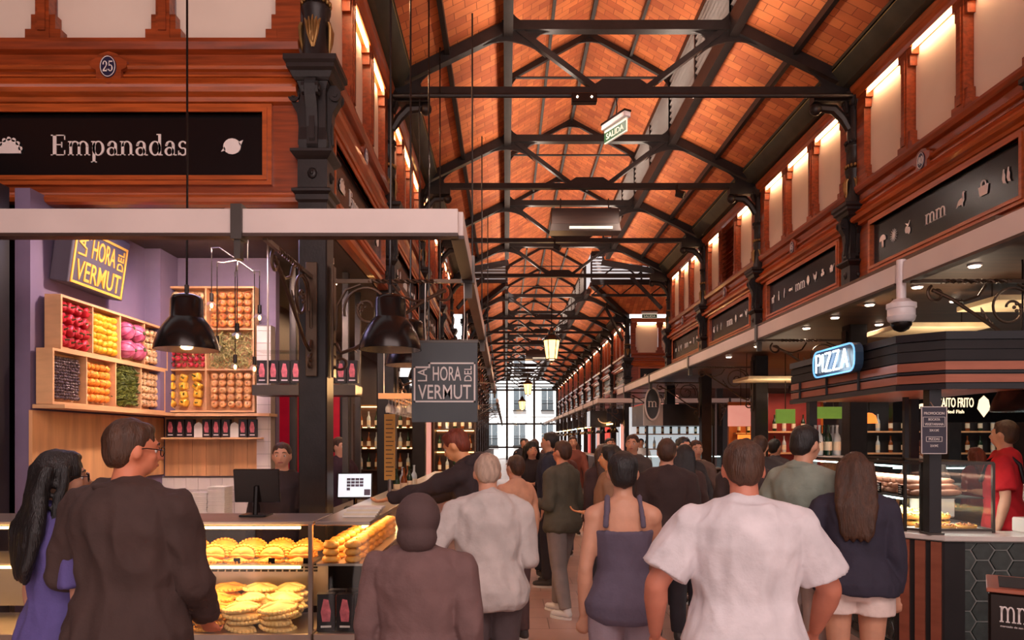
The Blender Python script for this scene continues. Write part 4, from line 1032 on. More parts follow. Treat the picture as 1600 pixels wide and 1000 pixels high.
# ------------------------------------------------------------------ pastry cases of the Empanadas stall
def pastry_case(label, x0, x1, y0, y1, glass_sides, lz=('led_warm',), zb=.5):
    t = thing('pastry_case', label, 'display case', (0, 0, 0), 0, None)
    zt = 1.2
    MB().box(x0+.03, x1-.03, y0+.03, y1-.03, 0, zb-.06).build('base_cabinet', 'awning_white', t)
    MB().box(x0, x1, y0, y1, zb-.06, zb).build('deck', 'steel', t, bevel=.006)
    MB().box(x0+.01, x1-.01, y0+.04, y1-.01, .92, .935).build('shelf', 'steel', t)
    MB().box(x0, x1, y0+.05, y1, zt-.025, zt).build('top', 'steel', t, bevel=.003)
    for (a, b, c, d) in glass_sides: MB().box(a, b, c, d, zb, zt-.025).build('glass_pane', 'glass', t)
    return t
X0, X1, Y0_, Y1_ = -5.4, -.86, 4.42, 4.98
pc = pastry_case('lit glass case of empanadas facing the camera', X0, -1.22, Y0_, Y1_, ((X0, -1.22, Y0_, Y0_+.006),))
for z in (1.155, .905):
    MB().box(X0+.05, -1.3, Y0_+.03, Y0_+.05, z, z+.015).build('light_strip', 'led_warm', pc)
    lamp('AREA', 'case_light', (-2.1, Y0_+.14, z-.012), 8, (1, .60, .26), (0, 0, 0), 1.7, .05)
    lamp('AREA', 'case_light', (-4.3, Y0_+.14, z-.012), 8, (1, .60, .26), (0, 0, 0), 2.0, .05)
pm = MB().box(X0, -1.24, Y1_-.06, Y1_-.055, .56, .92); pm.build('back_panel', 'steel', pc)
m = MB(); x = -2.9
while x < -1.35:
    for r in range(3): m.box(x, x+.035, Y1_-.072, Y1_-.06, .80+r*.022, .812+r*.022)
    x += .05
m.build('vent_slots', 'dark_matte', pc)
MB().box(-1.24, -1.215, Y0_, Y0_+.03, .5, 1.19).build('corner_post', 'steel', pc)
sc2 = pastry_case('lit glass case of trays running along the nave side', -1.21, -.86, 4.42, 7.4, ((-.866, -.86, 4.42, 7.4), (-1.21, -.866, 4.42, 4.426)))
MB().box(-.92, -.90, 4.5, 7.3, 1.155, 1.17).build('light_strip', 'led_warm', sc2)
lamp('AREA', 'case_light', (-1.03, 5.9, 1.14), 12, (1, .60, .26), (0, 0, 0), .06, 2.8)
# pastries
def empanada_mesh():
    m = MB(); n = 14; vs = []; fs = []; rows = 6
    for j in range(rows+1):
        f = j/rows
        for k in range(n+1):
            a = PI*k/n; r = 1-f*.9
            vs.append((.078*r*math.cos(a), .060*math.sin(a)*r-.01, .030*math.sin(f*PI/2)**.7*(0.55+.45*math.sin(a))))
    for j in range(rows):
        for k in range(n): fs.append((j*(n+1)+k, j*(n+1)+k+1, (j+1)*(n+1)+k+1, (j+1)*(n+1)+k))
    base = len(vs)
    m.add(vs, fs)
    m.add([(p[0], p[1], 0) for p in vs[:n+1]], [tuple(range(n, -1, -1))])
    m.prism([(.078*math.cos(PI*k/n), .06*math.sin(PI*k/n)-.01) for k in range(n+1)], -.006, 0, 'z')
    for k in range(13):                                   # crimped rope edge
        a = PI*(k+.5)/13; m.ball((.078*math.cos(a), .06*math.sin(a)-.01, .004), (.011, .009, .010), 6, 4)
    m.tube([(-.07, -.012, .008), (-.03, -.014, .016), (.03, -.014, .016), (.07, -.012, .008)], [.006, .014, .014, .006], 6)
    return m
def bun_mesh(): 
    m = MB().lathe([(0, 0), (.045, .0), (.052, .012), (.046, .03), (.03, .042), (0, .046)], n=14, sx=1.15)
    for s in (-1, 0, 1): m.tube([(s*.02-.01, -.03, .04), (s*.02+.01, .03, .04)], .004, 4)
    return m
pemp = empanada_mesh().build('empanada', 'crust', smooth=60); pemp.location = (0, 0, 0)
pp = {'used': False}
rp = random.Random(3)
def put(proto, used, loc, rot, label, cat, group, s=1, mt=None):
    if not used.get(proto.name): o = proto; used[proto.name] = 1
    else: o = proto.copy(); C.objects.link(o)
    o.location = loc; o.rotation_euler = rot; o.scale = (s, s, s); tag(o, label, cat, group)
    if mt: o.material_slots[0].link = 'OBJECT'; o.material_slots[0].material = M[mt]
    return o
used = {}
# lower deck: overlapping piles leaning back
for pile in range(7):
    xc = -2.84+pile*.232
    for r in range(4):
        for k in range(3):
            put(pemp, used, (xc+rp.uniform(-.025, .025), Y0_+.10+k*.135, .514+r*.040+(.035*k)), (R(rp.uniform(-12, 0)), R(rp.uniform(-9, 9)), R(rp.uniform(-34, 34))+PI), f'empanada, lower deck, {ordinal(pile)} pile from left, {ordinal(r)} layer up, {["front", "middle", "back"][k]}', 'empanada', 'empanadas on the lower deck', rp.uniform(1.34, 1.5), 'crust_pale' if pile in (5, 6) else None)
for k in range(9):
    xc = -2.84+k*.19
    for r in range(2):
        put(pemp, used, (xc+rp.uniform(-.01, .01), Y0_+.13+r*.17, .975+.02*r), (R(60), 0, R(rp.uniform(-10, 10))), f'empanada standing upright on the upper pastry shelf, {ordinal(k)} from left, {["front", "back"][r]} row', 'empanada', 'empanadas on the upper shelf', 1.25)
    put(pemp, used, (xc+rp.uniform(-.01, .01), Y0_+.09, .938), (0, 0, R(rp.uniform(-10, 10))+PI), f'golden empanada lying at the front edge of the upper shelf, {ordinal(k)} from left', 'empanada', 'empanadas at the front of the upper shelf', 1.1)
for k in range(8):
    t_ = MB().box(-.02, .02, -.004, .004, 0, .035).build('price_tag', 'lamp_black', loc=(-2.8+k*.22, Y0_+.035, .936)); tag(t_, f'small dark price tag on the front edge of the upper pastry shelf, {ordinal(k)} from left', 'tag', 'price tags on the pastry shelf')
pbun = bun_mesh().build('bread_roll', 'crust', smooth=60)
for k in range(10):
    for r in range(3):
        for c in range(2): put(pbun, used, (-1.12+c*.14, 4.52+k*.16, .94+r*.045), (0, 0, rp.uniform(0, 3)), f'golden roll on the side case shelf, {ordinal(k)} row back, {ordinal(r)} layer, {["left", "right"][c]}', 'roll', 'rolls on the side case shelf')
for k in range(16):
    for c in range(2): put(pbun, used, (-1.12+c*.14, 4.95+k*.15, .505), (0, 0, rp.uniform(0, 3)), f'golden roll on the lower deck of the side case, {ordinal(k)} row back, {["left", "right"][c]}', 'roll', 'rolls on the side case deck')
for i, (x, y) in enumerate(((-1.145, 4.50), (-1.02, 4.50), (-.93, 4.52), (-1.10, 4.62), (-.98, 4.63))):
    package(f'tall black snack carton at the front of the case corner, {ordinal(i)} from left' if i < 3 else f'tall black snack carton behind the front cartons, {ordinal(i-3)} from left', (x, y, .502), rp.uniform(-.2, .2), 'front cartons at the case corner' if i < 3 else 'rear cartons at the case corner', True, 1.25, 'snack_carton')
for k in range(5): tag(MB().box(-.11, .11, -.08, .08, 0, .0125).build('menu_booklet', 'paper' if k % 2 == 0 else 'label_cream', loc=(-.98+.01*k, 4.78, 1.202+k*.013)), f'cream booklet in the stack on top of the side case, {ordinal(k)} from the bottom', 'booklet', 'booklets on the side case')
# registers
def monitor(label, loc, rz, tilt, back):
    t = thing('till_monitor', label, 'monitor', loc, rz)
    mm = Matrix.Translation((0, 0, .2)) @ Matrix.Rotation(R(tilt), 4, 'X')
    sh = MB().box(-.155, .155, -.012, .015, -.11, .12); sh.xf(mm).build('screen_shell', 'lamp_black', t, bevel=.004)
    s_ = MB().box(-.145, .145, -.016, -.012, -.098, .11).xf(mm).build('screen', 'screen' if not back else 'dark_panel', t)
    if not back:
        m = MB()
        for r in range(3):
            for c in range(4): m.box(-.07+c*.038, -.037+c*.038, -.018, -.016, .05-r*.028, .072-r*.028)
        m.box(.085, .14, -.018, -.016, -.085, -.03).box(-.07, -.04, -.018, -.016, -.04, -.015); m.xf(mm).build('screen_icons', 'screen_mark', s_)
    MB().tube([(0, .04, .01), (0, .03, .12), (0, .02, .2)], .018, 8).build('stand', 'lamp_black', t); MB().box(-.09, .09, -.06, .1, 0, .014).build('foot', 'lamp_black', t, bevel=.003)
    return t
monitor('dark back of a till monitor left of the corner column', (-1.70, 4.82, 1.201), PI, -8, True)
t = monitor('till monitor with lit screen right of the corner column', (-1.36, 6.35, 1.10), R(6), -12, False)
tag(MB().box(-1.60, -1.215, 5.9, 7.4, 1.05, 1.09).build('till_shelf', 'wood_dark'), 'dark shelf behind the side case carrying the lit till monitor', 'shelf')
tag(MB().box(-1.58, -1.215, 5.92, 7.38, 0, 1.05).build('service_cabinet', 'dark_matte'), 'dark cabinet behind the side pastry case', 'cabinet')
# hanging glass shelf with black cartons, red lit fridge, posts
t = thing('hanging_shelf', 'steel and glass shelf hung behind the corner column, full of black cartons', 'shelf', (-2.0, 7.1, 0))
MB().box(-.48, .5, -.14, .14, 2.27, 2.28).build('glass_board', 'glass', t); MB().box(-.48, .5, -.14, .14, 2.6, 2.608).build('glass_board', 'glass', t)
for x in (-.35, .28): MB().tube([(x, -.14, 3.68), (x, -.14, 2.25)], .01, 6).build('hanger', 'steel', t)
MB().box(-.5, .52, -.16, .16, 2.16, 2.26).build('lower_rail', 'steel_dark', t)
pk2 = package('black carton with pink print on the hanging glass shelf, first from left', (-2.42, 7.02, 2.281), 0, 'black cartons on the hanging shelf', True, 1.2)
for k in range(1, 9): copy_tree(pk2, (-2.42+k*.112, 7.02, 2.281), label=f'black carton with pink print on the hanging glass shelf, {ordinal(k)} from left')
t = thing('drinks_fridge', 'tall fridge with a red lit front standing behind the stall', 'fridge', (-2.62, 9.35, 0))
MB().box(-.46, .46, 0, .5, 0, 2.38).build('body', 'dark_matte', t); MB().box(-.40, .0, -.02, 0, .1, 2.3).build('door', 'red_panel', t, bevel=.005); MB().box(.04, .42, -.02, 0, .1, 2.3).build('door', 'red_panel', t, bevel=.005)
for s in (-.03, .07): MB().tube([(s, -.05, .9), (s, -.05, 1.6)], .01, 6).build('handle', 'steel', t)
for i, (x, y) in enumerate(((-2.38, 7.9), (-1.95, 9.3), (-1.86, 8.2))):
    tag(MB().box(-.035, .035, -.035, .035, 0, 3.66).build('steel_post', 'steel_dark', loc=(x, y, 0)), f'slim dark post inside the left stall, {["nearest", "farthest", "middle"][i]}', 'post')
# ------------------------------------------------------------------ bottles
def bottle_proto(kind):
    m = MB().lathe([(0, 0), (.034, 0), (.037, .01), (.037, .17), (.030, .2), (.014, .23), (.012, .29), (.015, .295), (.015, .31), (0, .31)], n=12)
    b = m.build('bottle', kind, smooth=60); l = MB().lathe([(.0378, .05), (.0378, .14)], n=12).build('label', 'label_cream', b)
    return b
BK = ['bottle_green', 'bottle_amber', 'bottle_clear']; bp_ = {}
def bottle(k, loc, label, group):
    if k not in bp_: bp_[k] = bottle_proto(BK[k]); o = bp_[k]; o.location = loc; tag(o, label, 'bottle', group)
    else: o = copy_tree(bp_[k], loc, None, label, group); o.rotation_euler = (0, 0, random.uniform(0, 6)); o['category'] = 'bottle'
    o['label'] = label; o['group'] = group; return o
def back_bar(label, x0, x1, y, zs, depth, axis, group, glow='led_warm', place='bar', n=None, col=WARM, pw=8):
    """open shelves with bottles; axis x: facing the camera; axis y: on the wall facing +x"""
    t = thing('bottle_shelves', label, 'shelf', (0, 0, 0))
    def bb(m, s0, s1, d0, d1, z0, z1): return m.box(s0, s1, y+d0, y+d1, z0, z1) if axis == 'x' else m.box(y-d1, y-d0, s0, s1, z0, z1)
    bb(MB(), x0, x1, depth, depth+.02, 0 if axis == 'x' else .9, zs[-1]+.45).build('back_board', 'wood_dark', t)
    for s in (x0, x1-.03): bb(MB(), s, s+.03, 0, depth, 0 if axis == 'x' else .9, zs[-1]+.45).build('side_board', 'wood_dark', t)
    for z in zs:
        bb(MB(), x0+.03, x1-.03, 0, depth, z-.025, z).build('shelf_board', 'wood_dark', t)
        bb(MB(), x0+.05, x1-.05, depth-.03, depth-.01, z+.40, z+.412).build('light_strip', glow, t)
        k = int((x1-x0-.2)/.13) if n is None else n
        for i in range(k):
            s = x0+.12+(x1-x0-.24)*i/max(1, k-1); p = (s, y+depth*.45, z) if axis == 'x' else (y-depth*.45, s, z)
            bottle((i*7+int(z*10)) % 3, (p[0], p[1], z+.002), f'bottle, {place}, {ordinal(zs.index(z))} shelf up, {ordinal(i)} along', group)
back_bar('warm lit bottle shelves on the bar wall seen left of the second column', 9.95, 13.2, -3.02, (1.3, 1.72, 2.14), .26, 'y', 'bottles on the bar wall', place='long bar wall shelves')
back_bar('bottle shelves facing the camera at the end of the bar', -2.9, -1.75, 13.4, (1.15, 1.55, 1.95), .26, 'x', 'bottles at the end of the bar', place='shelves at the bar end')
back_bar('narrow lit bottle shelves under the hanging grey sign', -1.5, -.62, 14.6, (1.05, 1.5, 1.95), .26, 'x', 'bottles under the grey sign', place='narrow shelves below the grey sign')
lamp('AREA', 'bar_light', (-2.4, 11.5, 3.6), 55, (1, .62, .34), (0, 0, 0), 1, 4)
lamp('AREA', 'bar_light', (-1.2, 13.6, 2.9), 30, (1, .62, .34), (R(25), 0, 0), 1, .5)
# bar counter
t = thing('bar_counter', 'long dark bar counter with warm lit top behind the pastry cases', 'counter', (0, 0, 0))
MB().box(-1.35, -.92, 7.5, 14.0, 0, 1.04).build('cabinet', 'wood_dark', t); MB().box(-1.42, -.84, 7.46, 14.05, 1.04, 1.09).build('top', 'marble', t, bevel=.006)
m = MB(); y = 7.55
while y < 13.9: m.box(-.92, -.905, y, y+.1, .06, 1.0); y += .125
m.build('front_slats', 'wood_trim', t)
# glass rack
t = thing('glass_rack', 'wooden slat rack over the bar with wine glasses hanging upside down', 'rack', (0, 0, 0))
m = MB()
for k in range(9): m.box(-1.35+k*.115, -1.32+k*.115, 7.6, 10.2, 2.18, 2.2)
m.build('slats', 'wood_crate', t); MB().box(-1.37, -.38, 7.57, 7.60, 2.16, 2.22).box(-1.37, -.38, 10.2, 10.23, 2.16, 2.22).build('end_boards', 'wood_crate', t)
for x in (-1.33, -.42):
    for y in (7.7, 10.1): MB().tube([(x, y, 2.2), (x, y, 3.1)], .006, 5).build('hanger', 'steel', t)
mat('wine_glass', (220, 214, 208), .08, .25, alpha=.55)
gl = MB().lathe([(.048, 0), (.048, .004), (.005, -.006), (.004, -.08), (.012, -.09), (.036, -.12), (.040, -.15), (.034, -.185)], n=12).build('wine_glass', 'wine_glass', smooth=True)
gg = 0
for r in range(8):
    for k in range(11):
        o = gl if gg == 0 else gl.copy()
        if gg: C.objects.link(o)
        o.location = (-1.278+r*.115, 7.7+k*.235, 2.2); tag(o, f'stemmed glass hanging from the wooden rack, {ordinal(r)} row from left, {ordinal(k)} back', 'wine glass', 'wine glasses on the rack'); gg += 1
# menu plank, notices, Q sign, bar items
t = thing('menu_plank', 'tall narrow amber menu plank standing beside the bar', 'menu', (-1.09, 6.62, 1.2))
MB().box(-.05, .05, -.01, .01, .14, .76).build('board', 'gold_board' if 'gold_board' in M else mat('gold_board', (206, 150, 66), .6, var=.1), t); MB().tube([(0, 0, 0), (0, 0, .15)], .018, 8).build('stem', 'steel', t)
m = MB()
for k in range(14): m.box(-.035, .02+.01*(k % 3), -.012, -.01, .18+k*.04, .188+k*.04)
m.build('print_lines', 'wood_dark', t)
tag(MB().box(-.07, .07, -.003, .003, 0, .1).build('notice', 'label_cream', loc=(-1.47, YB(1)-.14, 1.60)), 'small pale notice fixed to the second column on the left', 'notice')
t = thing('round_letter_sign', 'small black sign with a white letter Q under the bell lamps', 'sign', (-1.40, 9.3, 2.42))
MB().box(-.13, .13, -.01, .01, -.13, .13).build('panel', 'sign_black', t)
m = MB(); ringpoly(m, 0, 0, (.06, .07), (.045, .06), 0, 360, -.016, -.01, 20); m.prism([(.0, -.04), (.02, -.04), (.06, -.09), (.03, -.09)], -.016, -.01); m.build('lettering', 'sign_letter', t)
MB().tube([(0, 0, .13), (0, 0, 1.2)], .006, 5).build('hanger', 'steel', t)
for k in range(6):
    bottle(k % 3, (-1.2+.05*(k % 2), 7.75+k*.22, 1.092), f'bottle standing on the bar counter behind the cases, {ordinal(k)} from the near end', 'bottles on the bar counter')
pl = MB().lathe([(0, .0), (.07, .0), (.12, .016), (.12, .02), (.07, .008), (0, .008)], n=18).build('tapas_plate', 'tile_white', smooth=True)
for k in range(7):
    o = pl if k == 0 else pl.copy()
    if k: C.objects.link(o)
    o.location = (-.98, 8.0+k*.32, 1.092); tag(o, f'small white plate with food on the warm lit bar top, {ordinal(k)} from the near end', 'plate', 'plates on the bar top')
    put(pbun, used, (-.98, 8.0+k*.32, 1.103), (0, 0, k), f'large golden bite on the {ordinal(k)} plate of the bar top', 'food', 'food on the bar plates')
    put(pbun, used, (-.93, 8.07+k*.32, 1.103), (0, 0, k), f'smaller golden bite on the {ordinal(k)} plate of the bar top', 'food', 'food on the bar plates', .7)
for k, (x, y) in enumerate(((-2.35, 6.0), (-2.0, 6.6), (-1.9, 7.6), (-2.1, 8.6))):
    t = thing('downlight', f'small bright downlight in the ceiling of the left stall, {ordinal(k)} from the camera', 'downlight', (x, y, 3.62), 0, 'downlights of the left stall')
    MB().lathe([(.05, 0), (.05, .06), (.0, .06)], n=12).build('housing', 'camera_white', t); MB().lathe([(0, -.004), (.036, -.004), (.036, 0), (0, 0)], n=12).build('lens', 'bulb_white', t)
# ------------------------------------------------------------------ pizza stall on the right
PATH = [(3.06, 7.45), (3.06, 5.48), (3.28, 5.26), (6.6, 5.10)]
IN = [(6.6, 5.46), (3.85, 5.52), (3.70, 5.7), (3.66, 7.45)]
def off(path, d):
    out = []
    for i, p in enumerate(path):
        n = Vector((0, 0))
        for a, b in ((i-1, i), (i, i+1)):
            if a < 0 or b >= len(path): continue
            e = (Vector(path[b])-Vector(path[a])).normalized(); n += Vector((e.y, -e.x))
        n.normalize(); out.append((p[0]+n.x*d, p[1]+n.y*d))
    return out
t = thing('pizza_counter', 'counter of the pizza stall with dark hexagon tiles and a marble top', 'counter', (0, 0, 0))
MB().prism(PATH+IN, 0, .965, 'z').build('body', 'hex_grout', t)
MB().prism(off(PATH, -(-.05))+IN, .965, 1.005, 'z').build('marble_top', 'marble', t, bevel=.006)
def hexwall(p, q, z0, z1, mb, r=.088):
    """hexagon tiles along the wall from p to q"""
    a = Vector((p[0], p[1], 0)); e = (Vector((q[0], q[1], 0))-a); L_ = e.length; e.normalize(); nrm = Vector((e.y, -e.x, 0))
    dx = r*math.sqrt(3); row = 0; z = z0
    dz = r*1.5; dx = 1.5*r; dzc = r*math.sqrt(3); c = 0; s = 0
    while s < L_+r:
        z = z0+(dzc/2 if c % 2 else 0)
        while z < z1+r:
            pts = [(min(L_, max(0, s+(r-.006)*math.cos(k*PI/3))), min(z1, max(z0, z+(r-.006)*math.sin(k*PI/3)))) for k in range(6)]
            ar = sum(pts[i][0]*pts[(i+1)%6][1]-pts[(i+1)%6][0]*pts[i][1] for i in range(6))
            if abs(ar) > .002:
                cs = sum(p_[0] for p_ in pts)/6; cz = sum(p_[1] for p_ in pts)/6
                A = [a+e*x+nrm*.002+Vector((0, 0, zz)) for x, zz in pts]; Bq = [a+e*(x+(cs-x)*.05)+nrm*.010+Vector((0, 0, zz+(cz-zz)*.05)) for x, zz in pts]
                mb.add(A+Bq, [(6, 7, 8, 9, 10, 11)]+[(i, (i+1)%6, 6+(i+1)%6, 6+i) for i in range(6)])
            z += dzc
        s += dx; c += 1
hexwall((3.06, 7.45), (3.06, 5.52), .06, .95, h1 := MB()); h1.build('hexagon_tiles', 'hex_green', t, fix=False)
hexwall((3.42, 5.253), (6.6, 5.10), .06, .95, h2 := MB()); h2.build('hexagon_tiles', 'hex_green', t, fix=False)
# copper slats on the chamfered corner
CH = [(3.055, 5.52), (3.055, 5.478), (3.278, 5.255), (3.42, 5.247)]
MB().prism(off(CH, .008)+[(3.42, 5.27), (3.30, 5.28), (3.08, 5.50), (3.08, 5.52)], .02, .955, 'z').build('corner_board', 'dark_matte', t)
for f0, f1 in ((.05, .27), (.39, .61), (.73, .95)):
    a = Vector((3.055, 5.478)); b = Vector((3.278, 5.255)); p = a.lerp(b, f0); q = a.lerp(b, f1); n = Vector((-1, -1)).normalized()
    MB().prism([tuple(p+n*.006), tuple(q+n*.006), tuple(q+n*.03), tuple(p+n*.03)], .02, .955, 'z').build('copper_slat', 'copper', t)
# canopy
t = thing('pizza_canopy', 'dark planked canopy with two copper bands above the pizza counter', 'canopy', (0, 0, 0))
CI = [(6.9, 5.44), (4.15, 5.50), (4.1, 5.7), (4.1, 7.45)]
CP = [(3.04, 7.45), (3.04, 5.44), (3.26, 5.22), (6.9, 5.02)]
MB().prism(CP+CI, 2.13, 2.50, 'z').build('core', 'dark_panel', t)
for i, (z0, z1, o_, mt) in enumerate(((2.095, 2.135, .035, 'dark_panel'), (2.145, 2.205, .02, 'copper'), (2.215, 2.23, .028, 'dark_panel'), (2.238, 2.30, .02, 'copper'), (2.31, 2.385, .02, 'dark_matte'), (2.392, 2.455, .02, 'dark_matte'), (2.462, 2.52, .035, 'dark_panel'))):
    MB().prism(off(CP, o_)+list(reversed(off(CP, -.01))), z0, z1, 'z').build({'copper': 'copper_band', 'dark_panel': 'edge_strip', 'dark_matte': 'plank'}[mt], mt, t)
MB().prism(off(CP, -.02)+CI, 2.118, 2.13, 'z').build('underside', 'copper', t)
for y in (7.2, 6.6, 6.0): MB().box(3.005, 3.02, y, y+.02, 2.14, 2.31).build('joint_strip', 'dark_matte', t)
t = thing('canopy_post', 'black square post between the pizza counter and its canopy', 'post', (3.23, 5.33, 0))
MB().box(-.045, .045, -.04, .04, 1.006, 2.12).build('shaft', 'dark_panel', t)
MB().box(-.06, .06, -.055, .055, 1.006, 1.02).build('foot_plate', 'steel_dark', t)
for i, (x, y) in enumerate(((3.2, 7.36), (3.75, 6.6), (4.02, 6.95), (4.9, 6.15))):
    tag(MB().box(-.04, .04, -.04, .04, 0 if i > 1 else (1.55 if i == 1 else 1.006), 2.12).build('canopy_post', 'dark_panel', loc=(x, y, 0)) if i != 1 else MB().box(-.02, .02, -.02, .02, 1.006, 2.12).build('canopy_post', 'dark_panel', loc=(x, y, 0)), f'dark post holding the pizza canopy, {["at its far end", "slim one behind the case", "inner one behind the counter", "rear one at the right"][i]}', 'post')
# pizza sign
t = thing('pizza_sign', 'blue lit PIZZA box sign on the side of the canopy', 'sign', (2.955, 6.28, 2.42), -R90)
def rr(w_, h_, r): return [(cx*(w_/2-r)+r*math.cos(a+b), cz*(h_/2-r)+r*math.sin(a+b)) for cx, cz, b in ((1, 1, 0), (-1, 1, PI/2), (-1, -1, PI), (1, -1, 3*PI/2)) for a in (0, PI/8, PI/4, 3*PI/8, PI/2)]
MB().prism(rr(.80, .25, .09), -.035, .035).build('box', 'sign_blue' if 'sign_blue' in M else mat('sign_blue', (40, 62, 84), .3), t)
m = MB(); o1 = rr(.80, .25, .09); i1 = rr(.772, .222, .078)
for k in range(len(o1)): m.prism([o1[k], o1[(k+1) % len(o1)], i1[(k+1) % len(o1)], i1[k]], -.043, -.035)
m.build('light_rim', 'led_blue_dim', t)
def stroke(m, pts, w_, y): 
    for p, q in zip(pts, pts[1:]): m.tube([(p[0], y, p[1]), (q[0], y, q[1])], w_, 8)
m = MB(); H_ = .16; x = -.30
def L_(pts): stroke(m, [(x+p[0]*.94, -.08+p[1]) for p in pts], .0085, -.052)
L_([(0, 0), (0, H_), (.07, H_), (.095, .135), (.095, .10), (.07, .07), (0, .07)]); x += .135
L_([(0, 0), (0, H_)]); x += .05
L_([(0, H_), (.11, H_), (0, 0), (.12, 0)]); x += .155
L_([(0, H_), (.11, H_), (0, 0), (.12, 0)]); x += .15
L_([(0, 0), (.06, H_), (.12, 0)]); L_([(.025, .05), (.095, .05)])
m.build('neon_lettering', 'neon_core', t)
MB().beam((0, .035, 0), (0, .06, 0), .1, .1).build('mount', 'dark_panel', t)
lamp('POINT', 'sign_glow', (2.80, 6.28, 2.42), 3, (.6, .82, 1), size=.1)
# glass case on the pizza counter
t = thing('sandwich_case', 'glass display case with steel edges standing on the pizza counter', 'display case', (0, 0, 0))
a, b, c, d, z0, z1 = 3.12, 3.74, 5.42, 7.3, 1.006, 1.54
FP = [(a, d), (a, 5.50), (3.20, 5.42), (b, 5.40), (b, d)]
MB().prism(FP, z0, z0+.02, 'z').build('base', 'marble', t)
MB().prism(FP, z1-.012, z1, 'z').build('glass_top', 'glass', t)
m = MB()
for k in range(5):
    p, q = FP[k], FP[(k+1) % 5]
    for z in (z1, z0+.02): m.beam((p[0], p[1], z), (q[0], q[1], z), .02, .02)
    m.beam((p[0], p[1], z0), (p[0], p[1], z1), .02, .02)
m.build('steel_edges', 'steel_dark', t)
for k, (p, q) in enumerate(((FP[0], FP[1]), (FP[1], FP[2]), (FP[2], FP[3]), (FP[3], FP[4]))):
    MB().beam((p[0], p[1], (z0+z1)/2), (q[0], q[1], (z0+z1)/2), .006, z1-z0-.02).build('glass_pane', 'glass', t)
MB().prism([(a+.03, d-.03), (a+.03, 5.53), (3.23, 5.46), (b-.03, 5.46), (b-.03, d-.03)], 1.262, 1.272, 'z').build('shelf', 'steel_dark', t)
MB().box(a+.02, a+.035, 5.6, 7.2, 1.50, 1.512).build('light_strip', 'led_cool', t)
MB().box(a+.03, a+.045, 5.6, 7.2, 1.245, 1.257).build('light_strip', 'led_cool', t)
for z in (1.51, 1.25): lamp('AREA', 'case_light', (3.40, 6.35, z), 20, (.95, 1, .95), (0, 0, 0), .25, 1.6)
sub = MB().lathe([(0, -.11), (.014, -.105), (.026, -.07), (.028, 0), (.026, .07), (.014, .105), (0, .11)], n=10).xf(Matrix.Rotation(PI/2, 4, 'Y')).build('filled_roll', 'bread_pink', smooth=True)
rq = random.Random(5)
for r in range(3):
    for k in range(16-r*2):
        for c in range(2):
            put(sub, used, (3.30+c*.2, 5.56+r*.04+k*.1, 1.30+r*.042), (0, 0, R(rq.uniform(-20, 20))), f'filled bread roll on the upper case shelf, {ordinal(k)} back, {ordinal(r)} layer up, {["outer", "inner"][c]}', 'bread roll', 'filled rolls on the upper shelf')
piz = MB().lathe([(0, 0), (.095, 0), (.105, .012), (.1, .026), (.085, .018), (0, .018)], n=20).build('topped_flatbread', 'crust', smooth=True)
tp = MB(); 
for k in range(34):
    a_ = rq.uniform(0, 6.28); r_ = .088*math.sqrt(rq.random()); tp.ball((r_*math.cos(a_), r_*math.sin(a_), .022+rq.uniform(0, .012)), (.013, .010, .007), 6, 4, Matrix.Rotation(rq.uniform(0, 3), 3, 'Z'))
tp.build('topping', 'topping', piz)
pz0 = True
def put_pizza(loc, s, salad, label, group):
    global pz0
    if pz0: o = piz; pz0 = False; o.location = loc
    else: o = copy_tree(piz, loc)
    o.rotation_euler = (0, 0, rq.uniform(0, 6)); o.scale = (s, s, s*1.3); tag(o, label, 'flatbread', group)
    for chd in o.children:
        chd.material_slots[0].link = 'OBJECT'; chd.material_slots[0].material = M['salad' if salad else 'topping']
for k in range(3): put_pizza((3.29+k*.16, 5.52, 1.03), .72, False, f'flatbread with red topping at the near end of the lower shelf, {ordinal(k)} from left', 'red topped flatbreads')
for r in range(2):
    for k in range(8):
        for c in range(2): put_pizza((3.30+c*.22, 5.75+k*.19, 1.03+r*.05), .95, True, f'salad flatbread on the lower shelf, {ordinal(k)} back, {["bottom", "top"][r]} layer, {["outer", "inner"][c]}', 'salad flatbreads')
for i, (y, z) in enumerate(((5.62, 1.275), (5.95, 1.275), (5.75, 1.03), (6.3, 1.275), (6.3, 1.03))):
    t = thing('price_sign', f'small black price card in the glass case, {["upper shelf near the corner", "upper shelf, second", "lower shelf by the salad", "upper shelf, farther back", "lower shelf, farther back"][i]}', 'price card', (3.155, y, z), -R90)
    MB().box(-.035, .035, -.003, .003, 0, .085).build('card', 'lamp_black', t)
    m = MB()
    for k in range(4): m.box(-.025, .01+.005*(k % 3), -.005, -.003, .018+k*.016, .024+k*.016)
    m.build('chalk_lines', 'letter_white', t)
# menu board on the post
t = thing('menu_board', 'framed dark promotions menu hanging on the black canopy post', 'menu', (3.17, 5.215, 1.79))
MB().box(-.095, .095, -.006, .006, -.175, .175).build('board', 'mb', t) if 'mb' in M else (mat('mb', (58, 52, 66), .4), MB().box(-.095, .095, -.006, .006, -.175, .175).build('board', 'mb', t))
m = MB()
for (x0, x1, za, zb_) in ((-.095, .095, .170, .175), (-.095, .095, -.175, -.170), (-.095, -.09, -.175, .175), (.09, .095, -.175, .175)): m.box(x0, x1, -.01, -.006, za, zb_)
m.build('border', 'letter_white', t)
for s_, w_, h_, z in (('PROMOCION', .15, .02, .125), ('BOCATA', .085, .018, .08), ('VEGETARIANA', .14, .018, .045), ('2X12\u20ac', .07, .018, -.0), ('PIZZAS', .08, .018, -.065), ('2X9\u20ac', .06, .018, -.115)):
    text_mb(s_, w_, h_, .003, 0, z, -.007).build('lettering', 'letter_white', t)
m = MB()
